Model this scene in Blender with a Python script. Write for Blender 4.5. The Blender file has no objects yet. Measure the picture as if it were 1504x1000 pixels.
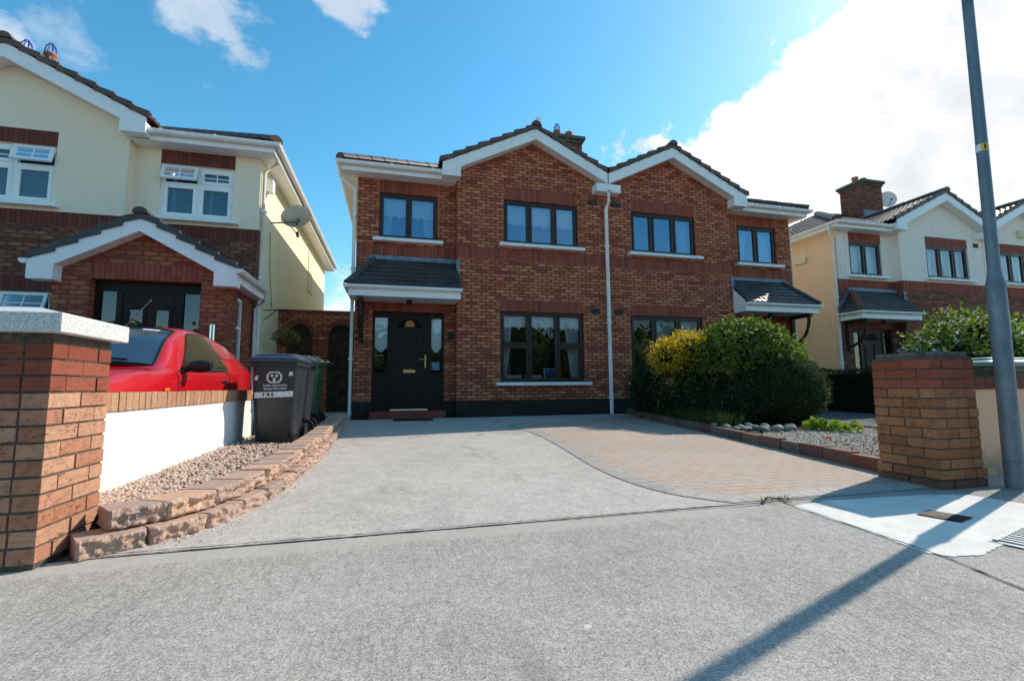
import bpy, bmesh, math, random
from mathutils import Vector, Matrix, noise
random.seed(7)
sc = bpy.context.scene
COL = sc.collection
V = Vector
def ramp01(x, a, b): return max(0.0, min(1.0, (x - a) / (b - a)))
def G(y): return 0.0145 * (max(2.6, min(10.2, y)) - 2.6)      # the plots rise gently from the footpath to the houses

# ------------------------------------------------------------------ mesh builder
class MB:
    def __init__(s): s.v = []; s.f = []; s.uv = []; s.m = []; s.sm = []
    def face(s, pts, uv=None, m=0, sm=False):
        pts = [V(p) for p in pts]
        if uv is None:
            n = V((0, 0, 0))
            for i in range(len(pts)):
                a, b = pts[i], pts[(i + 1) % len(pts)]
                n += V(((a.y - b.y) * (a.z + b.z), (a.z - b.z) * (a.x + b.x), (a.x - b.x) * (a.y + b.y)))
            ax, ay, az = abs(n.x), abs(n.y), abs(n.z)
            if az >= ax and az >= ay: uv = [(p.x, p.y) for p in pts]
            elif ax > ay: uv = [(p.y, p.z) for p in pts]
            else: uv = [(p.x, p.z) for p in pts]
        k = len(s.v); s.v += pts; s.f.append(list(range(k, k + len(pts)))); s.uv.append(uv); s.m.append(m); s.sm.append(sm)
    def grid(s, rows, m=0, sm=True, closed=False):
        """shared-vertex grid from rows of points"""
        k = len(s.v); n = len(rows[0])
        for r in rows: s.v += [V(p) for p in r]
        for i in range(len(rows) - 1):
            for j in range(n if closed else n - 1):
                a, b = k + i * n + j, k + i * n + (j + 1) % n
                f = [a, b, b + n, a + n]
                s.f.append(f); s.uv.append([(s.v[q].x + s.v[q].y, s.v[q].z) for q in f]); s.m.append(m); s.sm.append(sm)
    def obox(s, o, a, b, c, m=0):
        o, a, b, c = V(o), V(a), V(b), V(c)
        p = [o, o + a, o + a + b, o + b, o + c, o + a + c, o + a + b + c, o + b + c]
        for q in ((0, 3, 2, 1), (4, 5, 6, 7), (0, 1, 5, 4), (1, 2, 6, 5), (2, 3, 7, 6), (3, 0, 4, 7)):
            s.face([p[i] for i in q], m=m)
    def box(s, x0, x1, y0, y1, z0, z1, m=0):
        x0, x1 = min(x0, x1), max(x0, x1); y0, y1 = min(y0, y1), max(y0, y1)
        s.obox((x0, y0, z0), (x1 - x0, 0, 0), (0, y1 - y0, 0), (0, 0, z1 - z0), m)
    def tube(s, pts, r, n=10, m=0, cap=True):
        pts = [V(p) for p in pts]
        rs = r if isinstance(r, (list, tuple)) else [r] * len(pts)
        rows = []
        for i, p in enumerate(pts):
            d = (pts[min(i + 1, len(pts) - 1)] - pts[max(i - 1, 0)]).normalized()
            u = d.cross(V((0, 0, 1)) if abs(d.z) < .95 else V((1, 0, 0))).normalized(); w = d.cross(u)
            rows.append([p + u * (rs[i] * math.cos(2 * math.pi * j / n)) + w * (rs[i] * math.sin(2 * math.pi * j / n)) for j in range(n)])
        s.grid(rows, m, True, True)
        if cap: s.face(rows[0][::-1], m=m); s.face(rows[-1], m=m)
    def lathe(s, c, prof, n=20, m=0):
        c = V(c)
        s.grid([[c + V((r * math.cos(2 * math.pi * j / n), r * math.sin(2 * math.pi * j / n), z)) for j in range(n)] for r, z in prof], m, True, True)
    def extrude(s, prof, path, m=0, cap=True, sm=False):
        """prof: list of offsets functions already in world: rows = [[p+off]]"""
        rows = [[V(p) + V(o) for o in prof] for p in path]
        for i in range(len(rows) - 1):
            for j in range(len(prof)):
                k = (j + 1) % len(prof)
                s.face([rows[i][j], rows[i][k], rows[i + 1][k], rows[i + 1][j]], m=m, sm=sm)
        if cap: s.face(rows[0][::-1], m=m); s.face(rows[-1], m=m)
    def build(s, name, mats, parent=None, bevel=0, merge=False, shade=None):
        if not isinstance(mats, (list, tuple)): mats = [mats]
        org = root_loc(parent)
        me = bpy.data.meshes.new(name)
        me.from_pydata([tuple(p - org) for p in s.v], [], s.f)
        for m in mats: me.materials.append(m)
        ul = me.uv_layers.new(name='UVMap')
        flat = [c for f in s.uv for q in f for c in q]
        ul.data.foreach_set('uv', flat)
        me.polygons.foreach_set('material_index', s.m)
        me.polygons.foreach_set('use_smooth', s.sm if shade is None else [shade] * len(s.f))
        if merge:
            bm = bmesh.new(); bm.from_mesh(me); bmesh.ops.remove_doubles(bm, verts=bm.verts, dist=.0004); bmesh.ops.recalc_face_normals(bm, faces=bm.faces); bm.to_mesh(me); bm.free()
        me.update()
        o = bpy.data.objects.new(name, me); COL.objects.link(o)
        if parent: o.parent = parent
        if bevel:
            b = o.modifiers.new('bevel', 'BEVEL'); b.width = bevel; b.segments = 2; b.limit_method = 'ANGLE'
        return o
def root_loc(p):
    if p is None: return V((0, 0, 0))
    while p.parent: p = p.parent
    return V(p.location)
def tag(o, label=None, cat=None, group=None, kind=None):
    if label: o['label'] = label
    if cat: o['category'] = cat
    if group: o['group'] = group
    if kind: o['kind'] = kind
    return o
def thing(name, loc, label, cat, group=None):
    o = bpy.data.objects.new(name, None); COL.objects.link(o); o.location = loc; o.empty_display_size = .1
    return tag(o, label, cat, group)
def dup(root, loc, rotz=None, label=None):
    r = root.copy(); COL.objects.link(r); r.location = loc
    if rotz is not None: r.rotation_euler = (0, 0, rotz)
    if label: r['label'] = label
    for ch in list(root.children):
        c = ch.copy(); COL.objects.link(c); c.parent = r
        for g in list(ch.children):
            d = g.copy(); COL.objects.link(d); d.parent = c
    return r
def text_mesh(name, txt, size, mat, parent, loc, xdir, zdir, bold=0.0):
    cu = bpy.data.curves.new(name, 'FONT'); cu.body = txt; cu.size = size; cu.align_x = 'CENTER'; cu.align_y = 'CENTER'; cu.offset = bold; cu.resolution_u = 3
    t = bpy.data.objects.new('tmp', cu); COL.objects.link(t); bpy.context.view_layer.update()
    me = bpy.data.meshes.new_from_object(t.evaluated_get(bpy.context.evaluated_depsgraph_get()))
    bpy.data.objects.remove(t); bpy.data.curves.remove(cu)
    x, z = V(xdir).normalized(), V(zdir).normalized(); n = x.cross(z)
    M = Matrix((x, z, n)).transposed().to_4x4(); M.translation = V(loc) - root_loc(parent)
    me.transform(M); me.materials.clear(); me.materials.append(mat); me.name = name
    o = bpy.data.objects.new(name, me); COL.objects.link(o); o.parent = parent
    return o

# ------------------------------------------------------------------ materials
class NT:
    def __init__(s, name):
        s.mat = bpy.data.materials.new(name); s.mat.use_nodes = True; s.t = s.mat.node_tree; s.t.nodes.clear()
        s.out = s.t.nodes.new('ShaderNodeOutputMaterial'); s.b = s.n('ShaderNodeBsdfPrincipled'); s.link(s.b.outputs[0], s.out.inputs[0])
    def n(s, typ, **kw):
        x = s.t.nodes.new(typ)
        for k, v in kw.items(): setattr(x, k, v)
        return x
    def link(s, a, b): s.t.links.new(a, b)
    def put(s, sock, v):
        if isinstance(v, bpy.types.NodeSocket): s.link(v, sock)
        elif v is not None:
            if sock.type == 'RGBA' and len(v) == 3: v = (*v, 1)
            sock.default_value = v
    def math(s, op, a, b=None, c=None):
        x = s.n('ShaderNodeMath', operation=op); s.put(x.inputs[0], a)
        if b is not None: s.put(x.inputs[1], b)
        if c is not None: s.put(x.inputs[2], c)
        return x.outputs[0]
    def mix(s, f, a, b, blend='MIX'):
        x = s.n('ShaderNodeMix', data_type='RGBA', blend_type=blend); s.put(x.inputs[0], f); s.put(x.inputs[6], a); s.put(x.inputs[7], b); return x.outputs[2]
    def rng(s, v, a, b, c=0.0, d=1.0, smooth=True):
        x = s.n('ShaderNodeMapRange', interpolation_type='SMOOTHSTEP' if smooth else 'LINEAR'); s.put(x.inputs[0], v)
        for i, q in enumerate((a, b, c, d)): s.put(x.inputs[1 + i], q)
        return x.outputs[0]
    def noise(s, vec, scale, detail=4, rough=.55, dist=0, col=False):
        x = s.n('ShaderNodeTexNoise'); s.put(x.inputs['Vector'], vec); x.inputs['Scale'].default_value = scale; x.inputs['Detail'].default_value = detail
        x.inputs['Roughness'].default_value = rough; x.inputs['Distortion'].default_value = dist
        return x.outputs[1 if col else 0]
    def voro(s, vec, scale, feat='F1'):
        x = s.n('ShaderNodeTexVoronoi', feature=feat); s.put(x.inputs['Vector'], vec); x.inputs['Scale'].default_value = scale; return x
    def ramp(s, f, stops, const=False):
        x = s.n('ShaderNodeValToRGB'); e = x.color_ramp.elements
        while len(e) < len(stops): e.new(.5)
        for q, (p, c) in zip(e, stops): q.position = p; q.color = (*c, 1)
        if const: x.color_ramp.interpolation = 'CONSTANT'
        s.put(x.inputs[0], f); return x.outputs[0]
    def mapv(s, vec, scale=(1, 1, 1), loc=(0, 0, 0), rot=(0, 0, 0)):
        x = s.n('ShaderNodeMapping'); s.put(x.inputs[0], vec); x.inputs[1].default_value = loc; x.inputs[2].default_value = rot; x.inputs[3].default_value = scale; return x.outputs[0]
    def pos(s): return s.n('ShaderNodeNewGeometry').outputs['Position']
    def isl(s): return s.n('ShaderNodeNewGeometry').outputs['Random Per Island']
    def uv(s): return s.n('ShaderNodeTexCoord').outputs['UV']
    def bump(s, h, strength=.3, dist=.01):
        x = s.n('ShaderNodeBump'); s.put(x.inputs['Height'], h); x.inputs['Strength'].default_value = strength; x.inputs['Distance'].default_value = dist
        s.link(x.outputs[0], s.b.inputs['Normal'])
    def done(s, col, rough=.7, spec=None, metal=0, coat=0):
        s.put(s.b.inputs['Base Color'], col); s.put(s.b.inputs['Roughness'], rough); s.b.inputs['Metallic'].default_value = metal
        if spec is not None: s.b.inputs['Specular IOR Level'].default_value = spec
        if coat: s.b.inputs['Coat Weight'].default_value = coat; s.b.inputs['Coat Roughness'].default_value = .03
        return s.mat
def scl(c, k): return tuple(q * k for q in c)
def plain(name, col, rough=.5, spec=.4, var=.12, scale=6, metal=0, bump=0, coat=0, dirt=0):
    t = NT(name); p = t.pos()
    n = t.noise(p, scale, 5)
    c = t.mix(t.rng(n, .3, .7), scl(col, 1 - var), scl(col, 1 + var))
    if dirt:
        d = t.noise(t.mapv(p, (1, 1, .25)), 3.5, 6, .65)
        c = t.mix(t.rng(d, .5, .8, 0, dirt), c, scl(col, .45))
    if bump: t.bump(t.noise(p, scale * 12, 3), bump, .004)
    return t.done(c, rough, spec, metal, coat)
def brick(name, stops, mortar, bw=.225, bh=.075, mo=.015, soldier=False, flash=.5, wear=.3):
    t = NT(name); uv = t.uv(); sp = t.n('ShaderNodeSeparateXYZ'); t.link(uv, sp.inputs[0]); X, Y = sp.outputs[0], sp.outputs[1]
    wob = t.noise(uv, 9, 2); Y = t.math('ADD', Y, t.math('MULTIPLY', t.math('SUBTRACT', wob, .5), .006))
    ry = t.math('DIVIDE', Y, bh); row = t.math('FLOOR', ry)
    rx = t.math('DIVIDE', X, bw)
    if not soldier: rx = t.math('ADD', rx, t.math('MULTIPLY', t.math('MODULO', t.math('ABSOLUTE', row), 2.0), .5))
    else: row = 3.0
    colm = t.math('FLOOR', rx); fx = t.math('FRACT', rx); fy = t.math('FRACT', ry)
    dx = t.math('MULTIPLY', t.math('MINIMUM', fx, t.math('SUBTRACT', 1.0, fx)), bw)
    dy = t.math('MULTIPLY', t.math('MINIMUM', fy, t.math('SUBTRACT', 1.0, fy)), bh)
    d = dx if soldier else t.math('MINIMUM', dx, dy)
    d = t.math('ADD', d, t.math('MULTIPLY', t.math('SUBTRACT', t.noise(uv, 60, 2), .5), .004))
    mask = t.rng(d, mo * .5 - .0015, mo * .5 + .002)
    cv = t.n('ShaderNodeCombineXYZ'); t.put(cv.inputs[0], colm); t.put(cv.inputs[1], row)
    wn = t.n('ShaderNodeTexWhiteNoise', noise_dimensions='2D'); t.link(cv.outputs[0], wn.inputs[0])
    base = t.ramp(wn.outputs[0], stops)
    off = t.n('ShaderNodeVectorMath', operation='MULTIPLY_ADD'); t.link(wn.outputs[1], off.inputs[0]); off.inputs[1].default_value = (31, 17, 0); t.link(uv, off.inputs[2])
    mot = t.noise(off.outputs[0], 11, 3, .6)
    c = t.mix(t.rng(mot, .42, .68, 0, flash), base, t.mix(.6, base, (.07, .03, .03)))
    end = t.rng(dx, .01, .06, .6 * flash, 0); c = t.mix(end, c, (.06, .025, .025))
    big = t.noise(t.pos(), .8, 4); c = t.mix(t.rng(big, .4, .75, 0, wear), c, t.mix(.5, c, (.05, .03, .028)))
    stk = t.noise(t.mapv(t.pos(), (5, 5, .5)), 1.1, 5, .65); c = t.mix(t.rng(stk, .55, .75, 0, .45), c, t.mix(.6, c, (.04, .03, .028)))
    mcol = t.mix(t.noise(uv, 5, 3), scl(mortar, .75), scl(mortar, 1.25))
    t.bump(t.math('ADD', mask, t.math('MULTIPLY', t.noise(uv, 120, 3), .35)), .55, .006)
    return t.done(t.mix(mask, mcol, c), .82, .25)
HB = [(0, (.31, .072, .045)), (.2, (.45, .112, .055)), (.42, (.57, .155, .068)), (.7, (.65, .20, .088)), (.9, (.71, .255, .125)), (1, (.37, .085, .055))]
M = {}
M['brick'] = brick('house_brick', HB, (.055, .036, .03), flash=.42, wear=.12)
M['brick_dark'] = brick('cream_house_brick', [(0, (.17, .055, .038)), (.4, (.32, .095, .05)), (.75, (.46, .155, .072)), (1, (.21, .06, .045))], (.07, .05, .045), flash=.7)
SR = [(0, (.33, .075, .045)), (.5, (.45, .11, .06)), (.8, (.39, .09, .052)), (1, (.24, .06, .045))]
M['soldier'] = brick('red_soldier_brick', SR, (.09, .05, .045), .075, .27, .009, True, .25)
M['soldier_dark'] = brick('dark_soldier_brick', [(0, (.16, .042, .032)), (.6, (.26, .06, .038)), (1, (.15, .042, .036))], (.05, .03, .03), .075, .27, .009, True, .3)
M['porch_brick'] = brick('porch_brick', [(0, (.27, .066, .04)), (.5, (.42, .11, .052)), (1, (.50, .165, .075))], (.09, .06, .05), flash=.4)
M['plinth'] = plain('plinth_paint', (.030, .023, .018), .8, .3, .25, 3, dirt=.4)
def render_wall(name, col, dirt=.25):
    t = NT(name); p = t.pos(); z = t.n('ShaderNodeSeparateXYZ'); t.link(p, z.inputs[0])
    a = t.noise(t.mapv(p, (1, 1, .35)), 1.6, 6, .6)
    c = t.mix(t.rng(a, .45, .75, 0, dirt), col, scl(col, .72))
    st = t.noise(t.mapv(p, (7, 7, .45)), 1.4, 6, .7); c = t.mix(t.rng(st, .54, .78, 0, .38), c, t.mix(.5, scl(col, .5), (.2, .2, .16)))
    c = t.mix(t.math('MULTIPLY', t.rng(z.outputs[2], .05, .32, .55, 0), t.rng(t.noise(p, 6, 5, .7), .35, .6)), c, (.16, .15, .11))
    c = t.mix(t.rng(t.noise(p, 40, 3), .3, .7, 0, .16), c, scl(col, .78))
    t.bump(t.noise(p, 140, 4, .7), .5, .005)
    return t.done(c, .88, .2)
M['cream'] = render_wall('cream_render', (.97, .80, .61), .10)
M['cream_side'] = render_wall('yellow_cream_render', (.95, .85, .60))
M['ivory'] = render_wall('ivory_render', (.96, .83, .73), .10)
M['peach'] = render_wall('peach_render', (.96, .64, .42), .1)
M['peach_wall'] = render_wall('peach_garden_render', (.95, .57, .36))
M['white_wall'] = render_wall('white_render', (.86, .84, .81), .12)
M['side'] = render_wall('side_render', (.8, .72, .5))
M['upvc'] = plain('white_upvc', (.92, .915, .90), .32, .45, .03, 4, dirt=.22)
M['gutter'] = plain('white_gutter', (.90, .89, .87), .35, .45, .04, 4, dirt=.25)
M['brown'] = plain('brown_frame', (.040, .017, .012), .38, .4, .25, 8)
M['darkdoor'] = plain('dark_door', (.024, .012, .009), .45, .2, .25, 8)
M['timber'] = plain('dark_timber', (.045, .02, .015), .6, .3, .4, 9)
M['sill'] = plain('painted_sill', (.88, .88, .88), .6, .3, .06, 8, dirt=.35)
M['lead'] = plain('lead_flashing', (.16, .21, .27), .5, .5, .35, 14, dirt=.3)
M['cap'] = plain('chimney_concrete', (.13, .12, .105), .9, .2, .4, 12, bump=1)
M['pot'] = plain('terracotta_pot', (.42, .15, .08), .8, .2, .25, 9, bump=.2)
M['brass'] = plain('brass', (.80, .58, .2), .3, .5, .1, 9, metal=1)
M['chrome'] = plain('chrome', (.7, .7, .7), .2, .5, .05, 9, metal=1)
M['grille'] = plain('vent_plastic', (.06, .045, .05), .6, .3, .2, 9)
M['black'] = plain('black_plastic', (.012, .012, .013), .45, .4, .2, 9)
M['lace'] = plain('lace_fabric', (.92, .93, .92), .9, .1, .08, 30, bump=.2)
M['curtain'] = plain('curtain_fabric', (.55, .58, .62), .9, .1, .15, 20)
M['room_shade'] = plain('interior_shade', (.025, .025, .03), .9, .1, .2, 2)  # darkness of unlit interiors painted as a near-black colour
M['tile_step'] = plain('red_step_tile', (.26, .06, .04), .6, .4, .25, 8)
M['sofa'] = plain('red_sofa_fabric', (.16, .012, .02), .85, .2, .2, 12)
M['blue'] = plain('blue_card', (.06, .12, .35), .6, .3, .4, 12)
M['paper'] = plain('white_paper', (.75, .77, .8), .7, .3, .15, 30)
M['sticker'] = plain('pale_blue_sticker', (.35, .55, .75), .5, .3, .5, 40)
M['amber'] = plain('amber_glass', (.45, .18, .03), .15, .6, .35, 25)
def glass(name, refl, tint=(.8, .87, .9), rough=.0, col=(.95, .97, 1)):
    t = NT(name); t.t.nodes.remove(t.b)
    tr = t.n('ShaderNodeBsdfTransparent'); tr.inputs[0].default_value = (*tint, 1)
    gl = t.n('ShaderNodeBsdfGlossy'); gl.inputs['Roughness'].default_value = rough; gl.inputs[0].default_value = (*col, 1)
    fr = t.n('ShaderNodeFresnel'); fr.inputs[0].default_value = 1.5
    bp = t.n('ShaderNodeBump'); bp.inputs['Strength'].default_value = .05; bp.inputs['Distance'].default_value = .02; t.link(t.noise(t.pos(), 1.3, 1), bp.inputs['Height']); t.link(bp.outputs[0], gl.inputs['Normal'])
    mx = t.n('ShaderNodeMixShader'); t.link(t.math('ADD', fr.outputs[0], refl), mx.inputs[0]); t.link(tr.outputs[0], mx.inputs[1]); t.link(gl.outputs[0], mx.inputs[2])
    t.link(mx.outputs[0], t.out.inputs[0]); return t.mat
M['glass'] = glass('window_glass', .30, col=(.5, .76, 1))
M['glass_blind'] = glass('clear_window_glass', .10)
M['glass_low'] = glass('ground_floor_glass', .02)
M['glass_door'] = glass('door_glass', .06)
M['glass_car'] = glass('car_glass', .16, (.35, .4, .42))
def tiles(name, a, b, rough=.55):
    t = NT(name); p = t.pos()
    c = t.mix(t.rng(t.noise(p, 2.2, 6, .65), .3, .7), a, b)
    c = t.mix(t.rng(t.noise(p, 26, 5, .7), .52, .75, 0, .5), c, (.16, .15, .12))
    c = t.mix(t.isl(), c, scl(a, .6)) if False else c
    t.bump(t.noise(p, 130, 4, .7), .3, .004)
    return t.done(c, rough, .45)
M['tiles'] = tiles('brown_roof_tiles', (.085, .05, .038), (.15, .092, .066))
M['tiles_grey'] = tiles('slate_grey_roof_tiles', (.035, .034, .036), (.07, .066, .066), .5)
M['tiles_red'] = tiles('red_hip_tiles', (.13, .04, .026), (.2, .065, .04))

def concrete(name, base, speck=1.0, brush=0.0, stain=.3, bright=1.0, band=False):
    t = NT(name); p = t.pos()
    def cell(scale):
        x = t.n('ShaderNodeSeparateColor'); t.link(t.voro(p, scale).outputs[1], x.inputs[0]); return x.outputs[0]
    big = t.noise(p, .55, 6, .62); med = t.noise(p, 5, 6, .65); mot = t.noise(p, 26, 5, .7)
    c = t.mix(t.rng(big, .35, .68, 0, stain), base, scl(base, .60))
    c = t.mix(t.rng(t.noise(p, 1.7, 6, .7, .6), .50, .72, 0, stain * .8), c, scl(base, .66))
    c = t.mix(t.rng(med, .40, .70, 0, .45), c, scl(base, 1.30 * bright))
    c = t.mix(t.rng(mot, .36, .62, .34 * speck, 0), c, scl(base, .45))
    c = t.mix(t.rng(mot, .52, .70, 0, .3 * speck), c, scl(base, 1.45))
    for sc_, a in ((60, .10), (125, .28), (240, .60), (420, .4)):
        v = cell(sc_); c = t.mix(t.rng(v, .0, .42, a * speck, 0), c, scl(base, .28)); c = t.mix(t.rng(v, .68, 1, 0, a * speck), c, scl(base, 1.5))
    oil = t.noise(t.mapv(p, (1.6, .55, 1), (1.1, .4, 0)), 1.3, 5, .6); c = t.mix(t.rng(oil, .58, .70, 0, .42), c, scl(base, .42))
    vs = t.voro(p, 4.2); c = t.mix(t.rng(vs.outputs[0], .03, .07, .75, 0), c, t.mix(t.rng(t.noise(p, 3, 2), .50, .52), c, scl(base, 1.7)))
    gum = t.voro(t.mapv(p, loc=(3.3, 1.7, 0)), 3.1); c = t.mix(t.rng(gum.outputs[0], .012, .022, .8, 0), c, (.04, .038, .035))
    h = t.math('ADD', mot, t.math('MULTIPLY', cell(140), .5))
    if brush:
        br = t.noise(t.mapv(p, (85, 5, 1), rot=(0, 0, .22)), 1, 4, .7)
        amt = t.rng(t.noise(p, 1.2, 3), .42, .6, 0, brush)
        c = t.mix(t.math('MULTIPLY', t.rng(br, .5, .66), amt), c, scl(base, .38)); h = t.math('ADD', h, t.math('MULTIPLY', br, .6))
    if band:      # old cement smeared along the joint with the drive
        z = t.n('ShaderNodeSeparateXYZ'); t.link(p, z.inputs[0]); yy = t.math('ADD', z.outputs[1], t.math('MULTIPLY', t.math('SUBTRACT', t.noise(p, 2.2, 5, .7), .5), .22))
        k = t.math('MULTIPLY', t.rng(yy, 2.44, 2.50), t.rng(z.outputs[0], 2.3, 2.0)); c = t.mix(t.math('MULTIPLY', k, .7), c, t.mix(t.noise(p, 14, 5, .7), (.38, .35, .30), (.56, .51, .45)))
    t.bump(h, .4, .005)
    return t.done(c, .92, .1)
M['footpath'] = concrete('footpath_concrete', (.475, .425, .378), 1, .6, .6, band=True)
M['drive'] = concrete('driveway_concrete', (.565, .51, .455), .8, 0, .65)
M['patch'] = concrete('white_concrete', (.80, .745, .68), .22, .12, .22)
M['asphalt'] = concrete('asphalt', (.11, .11, .115), 1, 0, .3)
M['joint'] = plain('dark_joint', (.06, .05, .04), .95, .1, .5, 20)
M['crust'] = plain('mortar_crust', (.30, .29, .26), .95, .1, .3, 20, bump=.8)
def pavers():
    t = NT('brick_pavers'); p = t.pos()
    x = t.n('ShaderNodeTexBrick'); x.offset = .5; t.put(x.inputs['Vector'], t.mapv(p, rot=(0, 0, .06)))
    x.inputs['Scale'].default_value = 1; x.inputs['Brick Width'].default_value = .2; x.inputs['Row Height'].default_value = .1; x.inputs['Mortar Size'].default_value = .0035; x.inputs['Mortar Smooth'].default_value = .3; x.inputs['Bias'].default_value = 0
    x.inputs['Color1'].default_value = (.53, .37, .28, 1); x.inputs['Color2'].default_value = (.50, .41, .34, 1); x.inputs['Mortar'].default_value = (.15, .125, .10, 1)
    c = t.mix(t.rng(t.noise(p, 7, 5, .65), .35, .7, 0, .35), x.outputs[0], (.52, .46, .40))
    c = t.mix(t.rng(t.noise(p, 60, 4, .7), .45, .7, 0, .5), c, (.22, .17, .14))
    c = t.mix(t.rng(t.noise(p, .9, 4), .4, .7, 0, .3), c, (.3, .25, .21))
    t.bump(t.math('SUBTRACT', t.math('MULTIPLY', t.noise(p, 90, 4), .4), x.outputs[1]), .6, .006)
    return t.done(c, .9, .2)
M['pavers'] = pavers()
def island(name, stops, rough=.8, spec=.25, mottle=.35, bump=.5, scale=30, crease=0, sub=0):
    t = NT(name); p = t.pos()
    c = t.ramp(t.isl(), stops)
    c = t.mix(t.rng(t.noise(p, scale, 5, .65), .4, .7, 0, mottle), c, t.mix(.6, c, (.05, .03, .025)))
    h = t.noise(p, scale * 5, 5, .7)
    if crease:
        w = t.noise(t.mapv(p, (4, 4, 26)), 1.6, 2, .5, 1.2); ln = t.rng(t.math('ABSOLUTE', t.math('SUBTRACT', w, .5)), .0, .018, 1, 0)
        ln = t.math('MULTIPLY', ln, t.rng(t.noise(p, 9, 2), .45, .55)); c = t.mix(t.math('MULTIPLY', ln, crease), c, (.05, .02, .015)); h = t.math('SUBTRACT', h, t.math('MULTIPLY', ln, 1.5))
    t.bump(h, bump, .005)
    if sub: t.b.inputs['Subsurface Weight'].default_value = 0
    return t.done(c, rough, spec)
M['pillar_brick'] = island('pillar_brick', [(0, (.44, .19, .11)), (.4, (.50, .25, .15)), (.75, (.57, .32, .20)), (1, (.44, .18, .115))], crease=.85, mottle=.5)
M['pillar_brown'] = island('brown_pillar_brick', [(0, (.30, .115, .05)), (.4, (.38, .15, .064)), (.75, (.45, .20, .09)), (1, (.30, .10, .05))], crease=.9, mottle=.55)
M['pillar_red'] = island('pillar_red_brick', [(0, (.24, .06, .035)), (.5, (.32, .09, .05)), (1, (.27, .07, .04))], crease=.7)
M['pillar_dark'] = island('pillar_base_brick', [(0, (.14, .07, .05)), (1, (.24, .11, .07))], crease=.5)
M['mortar'] = plain('dark_mortar', (.11, .09, .075), .95, .1, .3, 25, bump=.4)
M['coping'] = island('coping_brick', [(0, (.42, .22, .13)), (.5, (.5, .3, .18)), (1, (.44, .2, .12))], crease=.3)
M['coping_red'] = island('red_coping_brick', [(0, (.17, .05, .035)), (1, (.25, .08, .05))])
M['splitface'] = island('splitface_stone', [(0, (.62, .37, .26)), (.25, (.42, .31, .26)), (.5, (.64, .41, .28)), (.75, (.54, .36, .28)), (1, (.44, .31, .26))], bump=1.0, scale=26, mottle=.4)
M['kerb_block'] = island('kerb_block', [(0, (.17, .13, .10)), (.45, (.22, .17, .13)), (.6, (.26, .08, .05)), (.8, (.12, .1, .09)), (1, (.28, .09, .055))], bump=.6, scale=16, mottle=.5)
M['gravel'] = island('gravel_pebble', [(0, (.60, .38, .27)), (.3, (.66, .50, .40)), (.6, (.52, .31, .22)), (.85, (.68, .58, .5)), (1, (.30, .24, .21))], mottle=.2, bump=.2)
M['gravel_grey'] = island('grey_gravel_pebble', [(0, (.52, .44, .35)), (.4, (.66, .59, .5)), (.75, (.42, .31, .23)), (1, (.24, .2, .18))], mottle=.2, bump=.2)
def cobble_mat():
    t = NT('cobble_stone'); p = t.pos(); c = t.ramp(t.n('ShaderNodeObjectInfo').outputs['Random'], [(0, (.22, .22, .20)), (.35, (.34, .32, .28)), (.6, (.16, .19, .22)), (.8, (.40, .38, .34)), (1, (.26, .22, .17))])
    c = t.mix(t.rng(t.noise(p, 16, 5, .65), .4, .7, 0, .6), c, (.10, .09, .08)); t.bump(t.noise(p, 60, 4), .3, .005); return t.done(c, .75, .3)
M['cobble'] = cobble_mat()
M['unused'] = island('plain_cobble', [(0, (.30, .31, .30)), (.4, (.42, .40, .36)), (.7, (.24, .30, .36)), (1, (.36, .31, .26))], mottle=.45, bump=.3, scale=14)
def granite():
    t = NT('granite'); p = t.pos(); a = t.voro(p, 330).outputs[1]
    sp = t.n('ShaderNodeSeparateColor'); t.link(a, sp.inputs[0])
    c = t.ramp(sp.outputs[0], [(0, (.22, .22, .24)), (.2, (.42, .42, .43)), (.45, (.70, .69, .67)), (1, (.82, .81, .79))])
    return t.done(c, .7, .3)
M['granite'] = granite()
def soil():
    t = NT('soil'); p = t.pos(); t.bump(t.noise(p, 40, 5), .8, .02)
    return t.done(t.mix(t.noise(p, 14, 5), (.03, .022, .015), (.07, .05, .035)), .95, .1)
M['soil'] = soil()
M['ground'] = concrete('plain_ground', (.16, .16, .15), .8, 0, .3)
def leaf(name, stops, rough=.5, trans=.25):
    t = NT(name); c = t.ramp(t.isl(), stops)
    c = t.mix(t.rng(t.noise(t.pos(), 2.6, 3), .35, .7, 0, .45), c, scl(stops[0][1], .55))
    t.done(c, rough, .35)
    tl = t.n('ShaderNodeBsdfTranslucent'); t.put(tl.inputs[0], t.mix(.5, c, (.25, .4, .03), 'MULTIPLY') if False else c)
    mx = t.n('ShaderNodeMixShader'); mx.inputs[0].default_value = trans
    t.link(t.b.outputs[0], mx.inputs[1]); t.link(tl.outputs[0], mx.inputs[2]); t.link(mx.outputs[0], t.out.inputs[0]); return t.mat
M['leaf_gold'] = leaf('golden_leaf', [(0, (.55, .36, .02)), (.5, (.80, .56, .03)), (1, (.7, .58, .05))], .5, .4)
M['leaf_olive'] = leaf('olive_leaf', [(0, (.09, .08, .012)), (.5, (.16, .14, .02)), (1, (.22, .17, .02))])
M['leaf_mid'] = leaf('mid_green_leaf', [(0, (.06, .11, .014)), (.5, (.17, .27, .03)), (.85, (.32, .42, .07)), (1, (.30, .2, .09))], .55, .35)
M['leaf_dark'] = leaf('dark_green_leaf', [(0, (.014, .03, .010)), (.6, (.028, .055, .016)), (1, (.05, .085, .02))], .6, .15)
M['leaf_conifer'] = leaf('conifer_needle', [(0, (.026, .052, .009)), (.6, (.05, .09, .015)), (1, (.10, .15, .028))], .6, .15)
M['leaf_lime'] = leaf('lime_leaf', [(0, (.20, .34, .03)), (.5, (.32, .46, .05)), (1, (.42, .5, .08))], .5, .35)
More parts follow.
